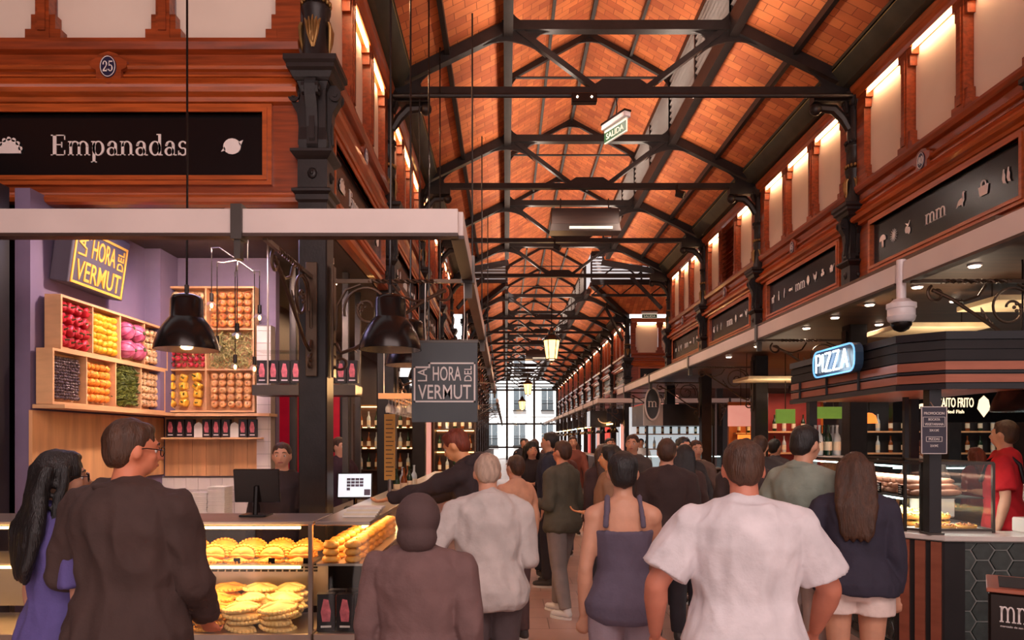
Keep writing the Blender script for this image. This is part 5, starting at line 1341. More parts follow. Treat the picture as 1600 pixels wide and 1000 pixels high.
for (x0, x1, za, zb_) in ((-.082, .082, .096, .099), (-.082, .082, .025, .028), (-.082, -.079, .025, .099), (.079, .082, .025, .099), (-.06, .06, -.05, -.047), (-.06, .06, -.085, -.082), (-.06, -.057, -.085, -.047), (.057, .06, -.085, -.047)): m.box(x0, x1, -.009, -.006, za, zb_)
m.build('boxes', 'letter_white', t)
MB().tube([(0, .0, .175), (0, .04, .21)], .004, 5).build('hook', 'steel', t)
# waste bin
t = thing('waste_bin', 'black square waste bin with copper rim and white mm logo', 'bin', (2.73, 3.98, 0), R(-34))
m = MB().box(0, .46, 0, .46, .02, .86); m.build('body', 'lamp_black', t, bevel=.012)
MB().prism([(-.01, -.01), (.47, -.01), (.47, .47), (-.01, .47)], .86, .885, 'z').build('copper_rim', 'copper', t, bevel=.004)
MB().box(.05, .41, .05, .41, .884, .89).build('opening', 'dark_matte', t)
m = serif_text('mm', .088, -.004, .006)
for i, p in enumerate(m.v): m.v[i] = (p[0]*.55+.13, p[1]+.004-.006, p[2]+.70)
m.build('lettering', 'letter_white', t)
text_mb('mercado de san miguel', .15, .014, .003, .13, .675, -.001).build('lettering', 'letter_white', t)
# inner work counter, bottles, containers
t = thing('work_counter', 'white work surface behind the pizza counter', 'counter', (0, 0, 0))
MB().box(3.95, 4.35, 5.2, 5.5, 1.006, 1.12).build('tray', 'tile_white', t, bevel=.01)
t = thing('bread_box', 'white rounded container behind the glass of the pizza counter', 'container', (3.95, 6.55, 1.006))
MB().prism([(-.17, 0), (.17, 0), (.17, .2), (.12, .27), (-.12, .27), (-.17, .2)], -.1, .1).build('tub', 'tile_white', t, bevel=.01)
tag(MB().box(3.78, 4.05, 6.0, 7.4, 0, 1.0).build('service_cabinet', 'steel_dark'), 'steel cabinet behind the pizza glass case', 'cabinet')
tag(MB().box(4.2, 6.9, 7.1, 7.5, 0, 1.0).build('service_cabinet', 'dark_matte'), 'low dark cabinet along the rear of the pizza stall', 'cabinet')
for k in range(9): bottle([2, 0, 2][k % 3], (3.2+.09*(k % 3), 7.36+.0*k-(k//3)*.09, 1.56), f'bottle on the tray on the glass case, {ordinal(k//3)} row forward, {ordinal(k%3)} from left', 'bottles on the pizza case')
tag(MB().box(3.14, 3.5, 7.12, 7.42, 1.542, 1.555).build('bottle_tray', 'steel'), 'steel tray with bottles on top of the glass case', 'tray')
# ceiling fittings of the right stalls
for i, (x, y) in enumerate([(3.93, 5.9), (3.93, 6.72), (3.93, 7.6), (3.93, 8.4), (3.93, 9.2), (4.72, 7.4), (4.72, 8.9), (5.6, 6.6), (3.93, 11.0), (3.93, 12.4)]):
    t = thing('downlight', f'round downlight in the timber soffit on the right, {ordinal(i)} counted from the camera', 'downlight', (x, y, 3.178), 0, 'downlights of the timber soffit')
    MB().lathe([(.055, -.004), (.055, .01), (.0, .01)], n=14).build('ring', 'camera_white', t); MB().lathe([(0, -.012), (.042, -.012), (.042, -.004), (0, -.004)], n=14).build('lens', 'bulb_white', t)
for i, (x0, x1, y0, y1, z) in enumerate(((3.95, 4.85, 7.0, 7.7, 2.84), (4.45, 5.9, 6.35, 6.95, 2.98), (4.0, 5.1, 11.6, 12.4, 2.72))):
    t = thing('ceiling_panel', f'cream light panel hung under the timber soffit, {["over the canopy", "nearest the right edge", "farther back"][i]}', 'light panel', ((x0+x1)/2, (y0+y1)/2, z))
    MB().box(-(x1-x0)/2, (x1-x0)/2, -(y1-y0)/2, (y1-y0)/2, 0, .05).build('board', 'panel_cream' if 'panel_cream' in M else mat('panel_cream', (236, 212, 170), .6), t, bevel=.004)
    for s in (-1, 1): MB().tube([(s*(x1-x0)*.4, 0, .05), (s*(x1-x0)*.4, 0, 3.19-z)], .006, 5).build('hanger', 'steel_dark', t)
    lamp('AREA', 'panel_light', ((x0+x1)/2, (y0+y1)/2-.5, z-.35), 5, (1, .78, .55), (R(180), 0, 0), .6, .3)
bell('black bell lamp cut by the right edge above the pizza counter', (4.22, 5.75, 1.95), 3.2)
# ------------------------------------------------------------------ shops farther back on the right
def box_sign(label, x, y, z, w_, h_, mt, words=(), ink='letter_white', name='shop_sign', d=.12):
    t = thing(name, label, 'sign', (x, y, z)); p = MB().box(-w_/2, w_/2, 0, d, -h_/2, h_/2).build('panel', mt, t, bevel=.004)
    for s_, ww, hh, cx, cz in words: text_mb(s_, ww, hh, .008, cx, cz, -.001).build('lettering', ink, t)
    return t
mat('letter_glow', (240, 226, 200), .5, emit=(250, 220, 180), es=1.2)
t = box_sign('black shop sign with cream lettering CAITO FRITO behind the pizza stall', 7.55, 11.0, 2.24, 3.0, .5, 'sign_black', (('CAITO FRITO', .56, .15, -.52, .06), ('by Fried Fish', .42, .07, -.6, -.09)), 'letter_glow')
icon('fish', -1.0, 0, .3).build('fish_drawing', 'letter_glow', t); icon('leaf', -.08, 0, .34).build('squid_drawing', 'letter_glow', t); text_mb('FRITO', .5, .16, .008, 1.1, 0, -.001).build('lettering', 'letter_glow', t)
for s in (-1, 1): MB().tube([(s*1.3, .06, .25), (s*1.3, .06, .93)], .01, 5).build('hanger', 'steel_dark', t)
def stall(label, x0, x1, y, zc, back_mt, front_mt, glow_mt, nb, place, col, pw, post=True):
    """simple distant stall: counter, glass case, back wall with shelves and bottles"""
    t = thing('market_stall', label, 'stall', (0, 0, 0))
    MB().box(x0, x1, y, y+.5, 0, zc).build('counter', front_mt, t); MB().box(x0-.03, x1+.03, y-.04, y+.54, zc, zc+.04).build('countertop', 'marble', t)
    MB().box(x0+.02, x1-.02, y+.02, y+.4, zc+.04, zc+.34).build('glass_case', 'glass', t)
    MB().box(x0+.05, x1-.05, y+.03, y+.06, zc+.3, zc+.32).build('light_strip', glow_mt, t)
    MB().box(x0, x1, y+1.8, y+1.9, 0, 2.6).build('back_wall', back_mt, t)
    for z in (1.45, 1.85): MB().box(x0+.1, x1-.1, y+1.6, y+1.8, z, z+.03).build('shelf', 'wood_light', t)
    for z in (1.482, 1.882):
        for k in range(nb): bottle((k*5+int(z*7)) % 3, (x0+.2+(x1-x0-.4)*k/max(1, nb-1), y+1.7, z), f'bottle on the {"lower" if z < 1.6 else "upper"} shelf of the {place}, {ordinal(k)} from left', f'bottles of the {place}')
    lamp('AREA', 'stall_light', ((x0+x1)/2, y+.9, 2.55), pw, col, (0, 0, 0), x1-x0, .8)
    return t
stall('distant lit stall behind the pizza stall under the black fish sign', 6.2, 9.2, 11.3, .95, 'dark_matte', 'dark_panel', 'led_cool', 12, 'fish stall', (1, .85, .75), 14)
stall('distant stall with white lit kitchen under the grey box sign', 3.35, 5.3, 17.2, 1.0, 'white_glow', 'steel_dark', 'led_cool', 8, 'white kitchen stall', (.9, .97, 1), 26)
stall('distant stall with orange glow between the dark columns', 5.2, 7.4, 14.6, .95, 'orange_back' if 'orange_back' in M else mat('orange_back', (196, 110, 60), .6), 'wood_dark', 'led_warm', 9, 'orange lit stall', WARM, 26)
stall('distant stall with red back wall right of the tall post', 4.7, 6.0, 11.6, .95, 'red_back' if 'red_back' in M else mat('red_back', (150, 44, 36), .6), 'wood_dark', 'led_warm', 6, 'red stall', (1, .6, .45), 16)
t = thing('grey_box_sign', 'grey box sign with a round emblem above the white kitchen stall', 'sign', (0, 0, 0))
MB().box(3.34, 3.80, 17.0, 17.1, 2.06, 2.58).build('light_face', 'steel', t); MB().box(3.80, 5.05, 17.0, 18.6, 2.06, 2.58).build('dark_face', 'dark_panel', t); MB().box(3.34, 3.80, 17.1, 18.6, 2.06, 2.58).build('side_face', 'dark_panel', t)
m = MB(); ringpoly(m, 3.52, 2.58, (.19, .40), (.16, .36), 0, 360, 16.86, 16.9, 26); m.build('emblem_ring', 'letter_white', t)
MB().prism(ell(3.52, 2.58, .165, .37, 26), 16.9, 16.96).build('emblem_disc', 'sign_grey', t)
m = serif_text('m', .14, 16.86, .02)
for i, p in enumerate(m.v): m.v[i] = (p[0]+3.52, p[1], p[2]+2.5)
m.build('lettering', 'letter_white', t)
for x in (3.4, 5.0): MB().box(x, x+.05, 17.02, 17.07, 1.04, 2.06).build('post', 'dark_panel', t)
for lb, x, y, z, w_, h_, mt in (('green lit box sign left of the grey shirted man', 4.78, 12.0, 2.12, .32, .24, 'green_box'), ('long green lit box sign behind the pizza case', 5.6, 12.0, 2.18, .8, .2, 'green_box'), ('pink lit panel between the dark columns', 4.75, 14.2, 2.2, .5, .42, 'pink_glow'), ('orange lit wooden panel low between the columns', 4.9, 14.3, 1.62, .34, .4, 'orange_glow')):
    t = box_sign(lb, x, y, z, w_, h_, mt, name='lit_panel', d=.06)
    MB().tube([(0, .03, h_/2), (0, .03, 3.19-z)], .008, 5).build('hanger', 'steel_dark', t)
t = thing('pendant_lamp', 'small orange cone lamp hanging behind the pizza case', 'lamp', (5.78, 11.2, 1.98)); MB().lathe([(.13, 0), (.1, .12), (.05, .16), (0, .17)], n=16).build('shade', 'orange_glow', t); MB().tube([(0, 0, .16), (0, 0, 1.2)], .006, 5).build('cord', 'lamp_black', t)
for i in range(6, 15):
    x0 = XR+.3; y = YB(i)+.4; g = i % 3
    t = thing('market_stall', f'tiny distant stall with {["pink", "white", "red"][g]} glow on the right, {ordinal(i-6)} bay beyond the cross aisle', 'stall', (0, 0, 0))
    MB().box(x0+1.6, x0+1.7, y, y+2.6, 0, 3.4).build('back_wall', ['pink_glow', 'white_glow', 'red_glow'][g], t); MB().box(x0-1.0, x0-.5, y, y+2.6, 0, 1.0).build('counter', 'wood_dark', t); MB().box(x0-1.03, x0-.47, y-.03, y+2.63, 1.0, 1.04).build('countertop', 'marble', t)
    MB().box(x0-.8, x0-.74, y+.2, y+2.4, 2.3, 2.34).build('light_strip', 'led_warm' if g != 1 else 'led_cool', t)
    for q in (y+.2, y+2.4): MB().box(x0-.79, x0-.75, q, q+.03, 2.34, 3.6).build('hanger', 'steel_dark', t)
    MB().box(x0-.95, x0+.5, y+.3, y+.36, 2.4, 2.9).build('sign_panel', 'dark_panel', t)
    for q in (y+.5, y+1.3, y+2.1): MB().lathe([(.14, 0), (.06, .14), (0, .15)], (x0-.6, q, 2.0), 10).tube([(x0-.6, q, 2.14), (x0-.6, q, 3.6)], .008, 4).build('cone_lamp', 'lamp_black', t)
    t2 = thing('market_stall', f'tiny distant stall on the left side, {ordinal(i-6)} bay beyond the cross aisle', 'stall', (0, 0, 0))
    x1 = XL-.3
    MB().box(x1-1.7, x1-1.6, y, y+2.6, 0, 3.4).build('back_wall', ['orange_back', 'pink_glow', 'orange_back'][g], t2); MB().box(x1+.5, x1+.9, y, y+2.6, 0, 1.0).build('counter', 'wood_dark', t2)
t = thing('box_sign', 'distant black box sign with a pale crown shaped emblem on the right', 'sign', (3.95, YB(7)-1.5, 2.55)); MB().box(-.6, .6, 0, .9, -.32, .32).build('box', 'dark_panel', t); MB().box(-.62, -.6, 0, .9, -.3, .3).build('white_side', 'white_glow', t)
m = MB(); ringpoly(m, 0, .02, (.3, .22), (.26, .18), 180, 360, -.01, 0, 14); m.build('emblem', 'letter_white', t); text_mb('TAPAS', .2, .06, .006, 0, 0, -.002) 
for s in (-.5, .5): MB().tube([(s, .4, .32), (s, .4, .9)], .012, 5).build('hanger', 'steel_dark', t)
# ------------------------------------------------------------------ glazed end of the nave and the street
t = thing('glazed_screen', 'tall glazed steel screen closing the far end of the nave', 'screen', (0, 60.3, 0))
for x in (-1.5, .12, 2.45, 4.4): MB().box(x-.09, x+.09, -.06, .06, 0, 7.0).build('mullion', 'iron', t)
for z in (1.0, 3.0, 5.9): MB().box(-1.5, 4.4, -.05, .05, z, z+.14).build('transom', 'iron', t)
MB().box(-1.5, 4.4, -.01, .01, .1, 6.9).build('glass_pane', 'glass', t)
bd = thing('street_building', 'pale rendered building with grilled windows across the street', 'building', (0, 76, 0))
MB().box(-30, 36, 0, 6, -.02, 16).build('wall', 'facade_out', bd)
for z in (5.0, 9.0, 1.2):
    for k in range(-3, 6):
        x = 1.5+k*3.0; f = MB().box(x-.62, x+.62, -.03, .02, z-.1, z+2.3).build('window', 'window_out', bd)
        MB().box(x-.75, x-.62, -.08, 0, z-.1, z+2.4).box(x+.62, x+.75, -.08, 0, z-.1, z+2.4).box(x-.75, x+.75, -.08, 0, z+2.3, z+2.45).box(x-.03, x+.03, -.05, 0, z, z+2.3).build('window_frame', 'facade_out', f)
        m = MB()
        for q in range(10): m.box(x-.6+q*.13, x-.575+q*.13, -.35, -.33, z-.1, z+.9)
        m.box(x-.65, x+.65, -.37, -.31, z+.88, z+.93).box(x-.7, x+.7, -.4, 0, z-.2, z-.1); m.build('balcony_grille', 'iron', f)
for z in (4.2, 8.2): MB().box(-30, 36, -.12, 0, z, z+.18).build('string_course', 'facade_out', bd)
# ------------------------------------------------------------------ people
def ring_loft(m, secs, n=20):
    """secs: (centre, rx, ry, rotation matrix or None); closed with flat caps"""
    k0 = len(m.v); vs = []; fs = []
    for c, rx, ry, rot in secs:
        for k in range(n):
            p = Vector((rx*math.cos(2*PI*k/n), ry*math.sin(2*PI*k/n), 0))
            if rot is not None: p = rot @ p
            vs.append(Vector(c)+p)
    for i in range(len(secs)-1):
        for k in range(n): fs.append((i*n+k, i*n+(k+1)%n, (i+1)*n+(k+1)%n, (i+1)*n+k))
    fs.append(tuple(range(n-1, -1, -1))); fs.append(tuple((len(secs)-1)*n+k for k in range(n)))
    m.add(vs, fs)
def cap(m, p, q, r0, r1, n=14, ends=(1, 1)):
    """tapered limb with rounded ends"""
    p = Vector(p); q = Vector(q); pts = []; rs = []; d = (q-p); L_ = d.length
    if L_ < 1e-6: m.ball(p, r0); return
    d.normalize()
    if ends[0]:
        for t in (.02, .45, .8): pts.append(p-d*r0*math.sqrt(1-t*t)); rs.append(r0*t)
    for k in range(5): t = k/4; pts.append(p+d*L_*t); rs.append(r0+(r1-r0)*t)
    if ends[1]:
        for t in (.8, .45, .02): pts.append(q+d*r1*math.sqrt(1-t*t)); rs.append(r1*t)
    m.tube(pts, rs, n)
def remesh(m, voxel, smooth=4, fold=0, fscale=(6, 6, 2.5), seed=0, xf=None):
    me = bpy.data.meshes.new('r'); me.from_pydata(m.v, [], m.f)
    b = bmesh.new(); b.from_mesh(me); bmesh.ops.recalc_face_normals(b, faces=b.faces); b.to_mesh(me); b.free()
    o = bpy.data.objects.new('r', me); C.objects.link(o)
    r = o.modifiers.new('r', 'REMESH'); r.mode = 'VOXEL'; r.voxel_size = voxel
    s = o.modifiers.new('s', 'SMOOTH'); s.factor = .5; s.iterations = smooth
    me2 = bpy.data.meshes.new_from_object(o.evaluated_get(bpy.context.evaluated_depsgraph_get()))
    bpy.data.objects.remove(o); bpy.data.meshes.remove(me)
    if fold:
        sd = Vector((seed*3.1, seed*1.7, 0)); ns = [v.normal.copy() for v in me2.vertices]
        for v, nn in zip(me2.vertices, ns):
            c = v.co; q = Vector((c.x*fscale[0], c.y*fscale[1], c.z*fscale[2]+c.x*2))+sd
            a = noise.noise(q); a2 = noise.noise(q*2.3)
            v.co = c+nn*fold*((1-abs(a)*3.2)*.8+a2*.7)
    me2.shade_smooth()
    return me2
def cloth_mat(col, rough=.85, var=.12, bump=.25, scale=55):
    k = 'cloth_%d_%d_%d' % tuple(col)
    if k not in M: mat(k, col, rough, var=var, vscale=9, bump=bump, bscale=scale)
    return k
def skin_mat(col):
    k = 'skin_%d' % col[0]
    if k not in M:
        m = mat(k, col, .5, var=.07, vscale=14); b = m.node_tree.nodes['Principled BSDF']
        b.inputs['Subsurface Weight'].default_value = .08; b.inputs['Subsurface Radius'].default_value = (.02, .01, .005)
    return k
mat('hair_black', (28, 22, 22), .45, var=.3, vscale=8, stretch=(6, 6, 1), bump=.6, bscale=30); mat('hair_brown', (70, 42, 26), .5, var=.35, vscale=8, stretch=(6, 6, 1), bump=.6, bscale=30)
mat('hair_blond', (150, 104, 62), .5, var=.35, vscale=8, stretch=(6, 6, 1), bump=.6, bscale=30); mat('hair_grey', (176, 150, 132), .6, var=.25, vscale=9, stretch=(6, 6, 1), bump=.6, bscale=30)
mat('hair_red', (120, 50, 28), .5, var=.3, vscale=8, stretch=(6, 6, 1), bump=.6, bscale=30)
mat('eye_white', (226, 218, 212), .2); mat('eye_iris', (58, 40, 28), .2); mat('lip', (168, 90, 80), .5); mat('sole', (214, 208, 204), .6)
SK = (206, 150, 122); SK2 = (222, 170, 142)
def make_person(label, x, y, head, H=1.72, top=(60, 50, 50), sleeve='long', hem=.86, bottom=(44, 44, 54), leg='trousers', hair='short', hcol='hair_brown',
                arms=None, stride=0, lean=0, yaw=0, nod=0, skin=SK, shoe=(60, 54, 52), build=1.0, vox=.011, group=None, extra=(), z=0, tfold=.007, fem=False, name='person', neckline=1.53):
    """head: heading in degrees (0 faces +y, away from the camera; 180 faces the camera). Local frame: +y forward, +x right."""
    s = H/1.75; t = thing(name, label, 'person', (x, y, z), R(-head), group)
    RL = Matrix.Rotation(-R(lean), 3, 'X'); hip = Vector((0, 0, .95))
    U = lambda p: hip+RL @ (Vector(p)-hip)
    RH = RL @ Matrix.Rotation(-R(yaw), 3, 'Z') @ Matrix.Rotation(-R(nod), 3, 'X'); NB = Vector((0, .0, 1.50))
    def Hd(p): return U(NB)+RH @ (Vector(p)-NB)
    sw = (.172 if not fem else .15)*build; bw = build
    # arms: per side (elbow offset from the shoulder, wrist offset from the elbow)
    hang = ((.06, -.03, -.275), (.02, .06, -.24))
    arms = arms or (hang, hang); A = []
    for sd, ar in zip((-1, 1), arms):
        sh = U((sd*sw, 0, 1.408)); e = Vector((ar[0][0]*sd, ar[0][1], ar[0][2])); e = e.normalized()*.285; w_ = Vector((ar[1][0]*sd, ar[1][1], ar[1][2])); w_ = w_.normalized()*.25
        A.append((sh, sh+e, sh+e+w_, w_.normalized(), sd))
    LG = []
    for sd in (-1, 1):
        st = stride*sd; hp = Vector((sd*.088*bw, 0, .92)); kn = Vector((sd*.095, st*.5+(.03 if stride else .01), .50)); an = Vector((sd*.10, st, .085)); LG.append((hp, kn, an, sd))
    torso = [((0, .0, .84), .12, .10), ((0, -.008, .88), .160, .118), ((0, -.012, .95), .168 if not fem else .175, .125), ((0, 0, 1.04), .148, .108), ((0, .008, 1.12), .138 if not fem else .122, .10), ((0, .01, 1.24), .155 if not fem else .138, .112), ((0, .005, 1.34), .168 if not fem else .15, .118), ((0, -.004, 1.42), .165 if not fem else .145, .098), ((0, -.012, 1.475), .105, .075), ((0, -.014, 1.51), .062, .062)]
    def lofted(m, inf, lo, hi, flare=0, ry=1):
        secs = []
        S_ = [q for q in torso if lo-.02 <= q[0][2] <= hi+.001]
        for c, rx, r2 in S_:
            f = max(0, (1.15-c[2]))*flare
            secs.append((U(c), (rx+inf)*bw+f, ((r2+inf)*bw+f*.7)*ry, RL))
        ring_loft(m, secs)
    # --- body: one continuous skin
    m = MB(); lofted(m, 0, .8, 1.6)
    for sh, *_r in A: cap(m, U((0, -.016, 1.478)), sh+RL @ Vector((0, 0, .016)), .056, .046)
    cap(m, U((0, -.012, 1.49)), Hd((0, .0, 1.58)), .060*(.9 if fem else 1), .056*(.9 if fem else 1))
    hs = Matrix.Identity(3)
    m.ball(Hd((0, -.008, 1.655)), (.076, .094, .098), 18, 12, RH); m.ball(Hd((0, .036, 1.60)), (.055, .058, .060), 14, 10, RH); m.ball(Hd((0, .056, 1.562)), (.026, .022, .018), 10, 6, RH)
    m.ball(Hd((0, .078, 1.672)), (.046, .014, .014), 10, 6, RH)                        # brow
    cap(m, Hd((0, .088, 1.655)), Hd((0, .106, 1.622)), .009, .014, 8); m.ball(Hd((0, .088, 1.587)), (.024, .012, .011), 8, 6, RH)
    for sd in (-1, 1):
        m.ball(Hd((sd*.078, -.002, 1.635)), (.012, .02, .032), 8, 8, RH); m.ball(Hd((sd*.038, .062, 1.622)), (.022, .02, .02), 8, 6, RH)
    for sh, el, wr, hd, sd in A:
        m.ball(sh, .058*bw, 12, 8); cap(m, sh, el, .050*bw, .040*bw); cap(m, el, el.lerp(wr, .3), .040*bw, .042*bw); cap(m, el.lerp(wr, .3), wr, .042*bw, .027)
        # hand: palm, four fingers, thumb
        _, a_, b_ = frame_of(hd, Vector((sd*.98, 0, .2))); side = b_ if True else a_
        nrm = hd.cross(side).normalized()
        pm = wr+hd*.045; m.ball(pm, (.026, .018, .05), 10, 8, Matrix((nrm*.0+side.cross(hd), side, hd)).transposed() if False else frame_mat(side, nrm, hd, (1.15, .75, 1)))
        fwd = Vector((0, 1, 0)); cu = (nrm if nrm.dot(Vector((-sd, .4, 0))) > 0 else -nrm)
        if vox < .016:
            for k, ln in enumerate((.060, .072, .068, .052)):
                o0 = wr+hd*.085+side*(-.030+.020*k); o1 = o0+hd*ln*.5+cu*.006; o2 = o1+hd*ln*.32+cu*.022; o3 = o2+hd*ln*.12+cu*.02
                m.tube([o0-hd*.02, o0, o1, o2, o3], [.0095, .0095, .009, .008, .005], 8)
            o0 = wr+hd*.03-side*.026; m.tube([o0, o0-side*.022+hd*.022+cu*.012, o0-side*.028+hd*.052+cu*.02], [.012, .011, .007], 8)
        else:
            m.ball(wr+hd*.10+cu*.012, (.03, .012, .04), 8, 6, frame_mat(side, nrm, hd, (1, 1, 1)))
    for hp, kn, an, sd in LG:
        cap(m, hp, kn, .086*bw, .054*bw); cap(m, kn, kn.lerp(an, .35), .052*bw, .054*bw); cap(m, kn.lerp(an, .35), an, .054*bw, .036)
        cap(m, an+Vector((0, -.03, -.045)), an+Vector((sd*.015, .13, -.055)), .034, .026)
    me = remesh(m, vox*1.0, 3); me.materials.append(M[skin_mat(skin)])
    o = bpy.data.objects.new('body', me); C.objects.link(o); o.parent = t
    def add(nm, mb, mt, fold=0, v=None, sm=3, fs=(6, 6, 2.5)):
        me = remesh(mb, v or vox, sm, fold, fs, seed=int(abs(x*31+y*17)) % 50); me.materials.append(M[mt]); o = bpy.data.objects.new(nm, me); C.objects.link(o); o.parent = t; return o
    # --- face details
    e = MB(); ii = MB()
    for sd in (-1, 1): e.ball(Hd((sd*.031, .068, 1.645)), .0125, 10, 8); ii.ball(Hd((sd*.031, .0765, 1.645)), .006, 8, 6)
    eo = e.build('eyes', 'eye_white', t, smooth=True); ii.build('irises', 'eye_iris', eo, smooth=True)
    e = MB().tube([Hd((-.022, .084, 1.588)), Hd((-.008, .094, 1.590)), Hd((.008, .094, 1.590)), Hd((.022, .084, 1.588))], [.003, .006, .006, .003], 8); e.build('lips', 'lip', t, smooth=True)
    e = MB()
    for sd in (-1, 1): e.tube([Hd((sd*.014, .088, 1.670)), Hd((sd*.03, .086, 1.677)), Hd((sd*.05, .073, 1.670))], [.003, .004, .002], 6)
    e.build('eyebrows', hcol if hcol != 'hair_grey' else 'hair_grey', t, smooth=True)
    # --- trousers / shorts / skirt
    m = MB(); lofted(m, .016, .86, 1.06)
    ends = {'trousers': .0, 'shorts': 1.0, 'shorts_short': .5, 'skirt': 0}[leg]
    if leg == 'skirt':
        ring_loft(m, [((0, 0, .5), .24*bw, .2*bw, None), ((0, 0, .7), .22*bw, .18*bw, None), ((0, 0, .95), .19*bw, .145*bw, None)])
    else:
        for hp, kn, an, sd in LG:
            if leg == 'trousers': cap(m, hp, kn, .102*bw, .074*bw, ends=(1, 1)); cap(m, kn, an+Vector((0, 0, .01)), .074*bw, .062, ends=(1, 0))
            elif leg == 'shorts': cap(m, hp, kn+Vector((0, 0, .02)), .108*bw, .10*bw, ends=(1, 0))
            else: cap(m, hp, hp.lerp(kn, .38), .108*bw, .112*bw, ends=(1, 0))
    add({'trousers': 'trousers', 'skirt': 'skirt'}.get(leg, 'shorts'), m, cloth_mat(bottom), .004, max(vox, .011))
    # --- top
    m = MB(); inf = .026 if sleeve != 'tank' else .012
    lofted(m, inf, hem, neckline if sleeve != 'tank' else 1.40, flare=.10 if tfold > .005 else .04)
    if sleeve != 'tank':
        for sh, el, wr, hd, sd in A:
            m.ball(sh, .068*bw, 12, 8); cap(m, U((0, -.022, 1.476)), sh+RL @ Vector((0, 0, .012)), .078, .064)
            m.ball(U((0, -.038, 1.462)), (.088, .062, .055), 12, 8)
            if sleeve == 'long':
                cap(m, sh, el, .070*bw, .058*bw); cap(m, el, wr-hd*.005, .058*bw, .044, ends=(1, 0))
            else: cap(m, sh, sh.lerp(el, .78), .072*bw, .084*bw, ends=(1, 0))
    else:
        for sd in (-1, 1): m.tube([U((sd*.10, .10, 1.34)), U((sd*.09, .055, 1.465)), U((sd*.085, -.02, 1.515)), U((sd*.09, -.085, 1.46)), U((sd*.10, -.118, 1.36))], .017, 8)
    tp_ = add({'long': 'jacket' if 'jacket' in label or 'coat' in label or 'hood' in label else 'long_sleeved_top', 'short': 'shirt', 'tank': 'tank_top'}[sleeve], m, cloth_mat(top), tfold*1.25 if sleeve != 'tank' else .003, fs=(8, 8, 5))
    # --- shoes
    for hp, kn, an, sd in LG:
        m = MB(); cap(m, an+Vector((0, -.03, -.035)), an+Vector((sd*.015, .14, -.045)), .042, .034); cap(m, an+Vector((0, -.02, -.02)), an+Vector((0, -.01, .03)), .044, .042); 
        for i, p in enumerate(m.v):
            if p[2] < .014: m.v[i] = (p[0], p[1], .014)
        so = add('shoe', m, cloth_mat(shoe, .6), v=max(vox, .011), sm=2)
        MB().prism([(an.x+math.cos(a_)*.047+sd*.008*(1+math.sin(a_)), an.y+.055+math.sin(a_)*.125) for a_ in (2*PI*k/16 for k in range(16))], 0, .02, 'z').build('sole', 'sole', so)
    # --- hair
    m = MB()
    if hair in ('short', 'short_thin'):
        m.ball(Hd((0, -.018, 1.672)), (.083, .094, .094), 18, 12, RH); m.ball(Hd((0, -.045, 1.635)), (.074, .062, .075), 14, 10, RH)
        m.ball(Hd((0, .026, 1.728)), (.058, .046, .026), 12, 8, RH)
    elif hair == 'long':
        m.ball(Hd((0, -.016, 1.675)), (.088, .10, .097), 18, 12, RH); m.ball(Hd((0, .02, 1.735)), (.06, .06, .03), 12, 8, RH)
        for k in range(-4, 5):
            a_ = k/4; X_ = a_*.078; p0 = Hd((X_, -.05-.04*(1-abs(a_)), 1.70)); p1 = Hd((X_*1.12, -.088-.02*(1-abs(a_)), 1.56)); p2 = U((X_*1.15, -.145, 1.42)); p3 = U((X_*1.0, -.16-.004*k, 1.27-.03*(k % 2)))
            m.tube([p0, p1, p2, p3, p3-Vector((0, 0, .035))], [.03, .034, .032, .022, .008], 8)
        for sd in (-1, 1): m.tube([Hd((sd*.075, .01, 1.70)), Hd((sd*.088, .0, 1.62)), Hd((sd*.085, -.02, 1.53)), U((sd*.085, -.07, 1.44))], [.02, .022, .024, .016], 8)
    elif hair == 'hood':
        m.ball(Hd((0, -.03, 1.665)), (.105, .118, .12), 18, 12, RH); m.ball(Hd((0, -.06, 1.57)), (.10, .09, .08), 14, 10, RH)
    if hair == 'hood': add('hood', m, cloth_mat(tuple(int(c*.7) for c in top)), .006)
    elif hair != 'none': add('hair', m, hcol, .004, fs=(22, 22, 5))
    # --- extras
    for ex in extra:
        if ex == 'glasses':
            g = MB()
            for sd in (-1, 1):
                g.tube([Hd((sd*.033+.024*math.cos(a_), .100, 1.645+.019*math.sin(a_))) for a_ in (2*PI*k/14 for k in range(14))], .0022, 5, closed=True)
                g.tube([Hd((sd*.057, .098, 1.65)), Hd((sd*.080, .03, 1.652)), Hd((sd*.082, -.01, 1.645))], .0022, 5)
            g.tube([Hd((-.009, .100, 1.648)), Hd((.009, .100, 1.648))], .0022, 5); g.build('glasses', 'lamp_black', t)
        elif ex == 'collar':
            m = MB(); m.tube([U((.088*bw*math.cos(a_), -.012+.075*bw*math.sin(a_), 1.492-.012*math.sin(a_))) for a_ in (2*PI*k/20 for k in range(20))], .020, 8, closed=True)
            add('collar', m, cloth_mat(top), .002)
        elif ex == 'hood_down':
            m = MB(); m.tube([U((.11*math.cos(a_), -.07+.05*math.sin(a_), 1.47-.035*math.sin(a_))) for a_ in (PI+PI*k/10-.4 for k in range(12))], .042, 10); m.ball(U((0, -.12, 1.43)), (.09, .04, .06), 12, 8)
            add('hood', m, cloth_mat(top), .004)
        elif ex == 'backpack':
            m = MB(); m.ball(U((0, -.19, 1.22)), (.13, .075, .20), 14, 10); add('backpack', m, cloth_mat((70, 26, 38)), .003)
        elif ex == 'straps':
            for sd in (-1, 1): MB().tube([U((sd*.11, -.145, 1.25)), U((sd*.12, -.115, 1.40)), U((sd*.11, -.02, 1.495)), U((sd*.115, .10, 1.42)), U((sd*.12, .15, 1.25))], .016, 8, flat=1).build('strap', 'box_black', t, smooth=True)
    t.scale = (s, s, s)
    return t
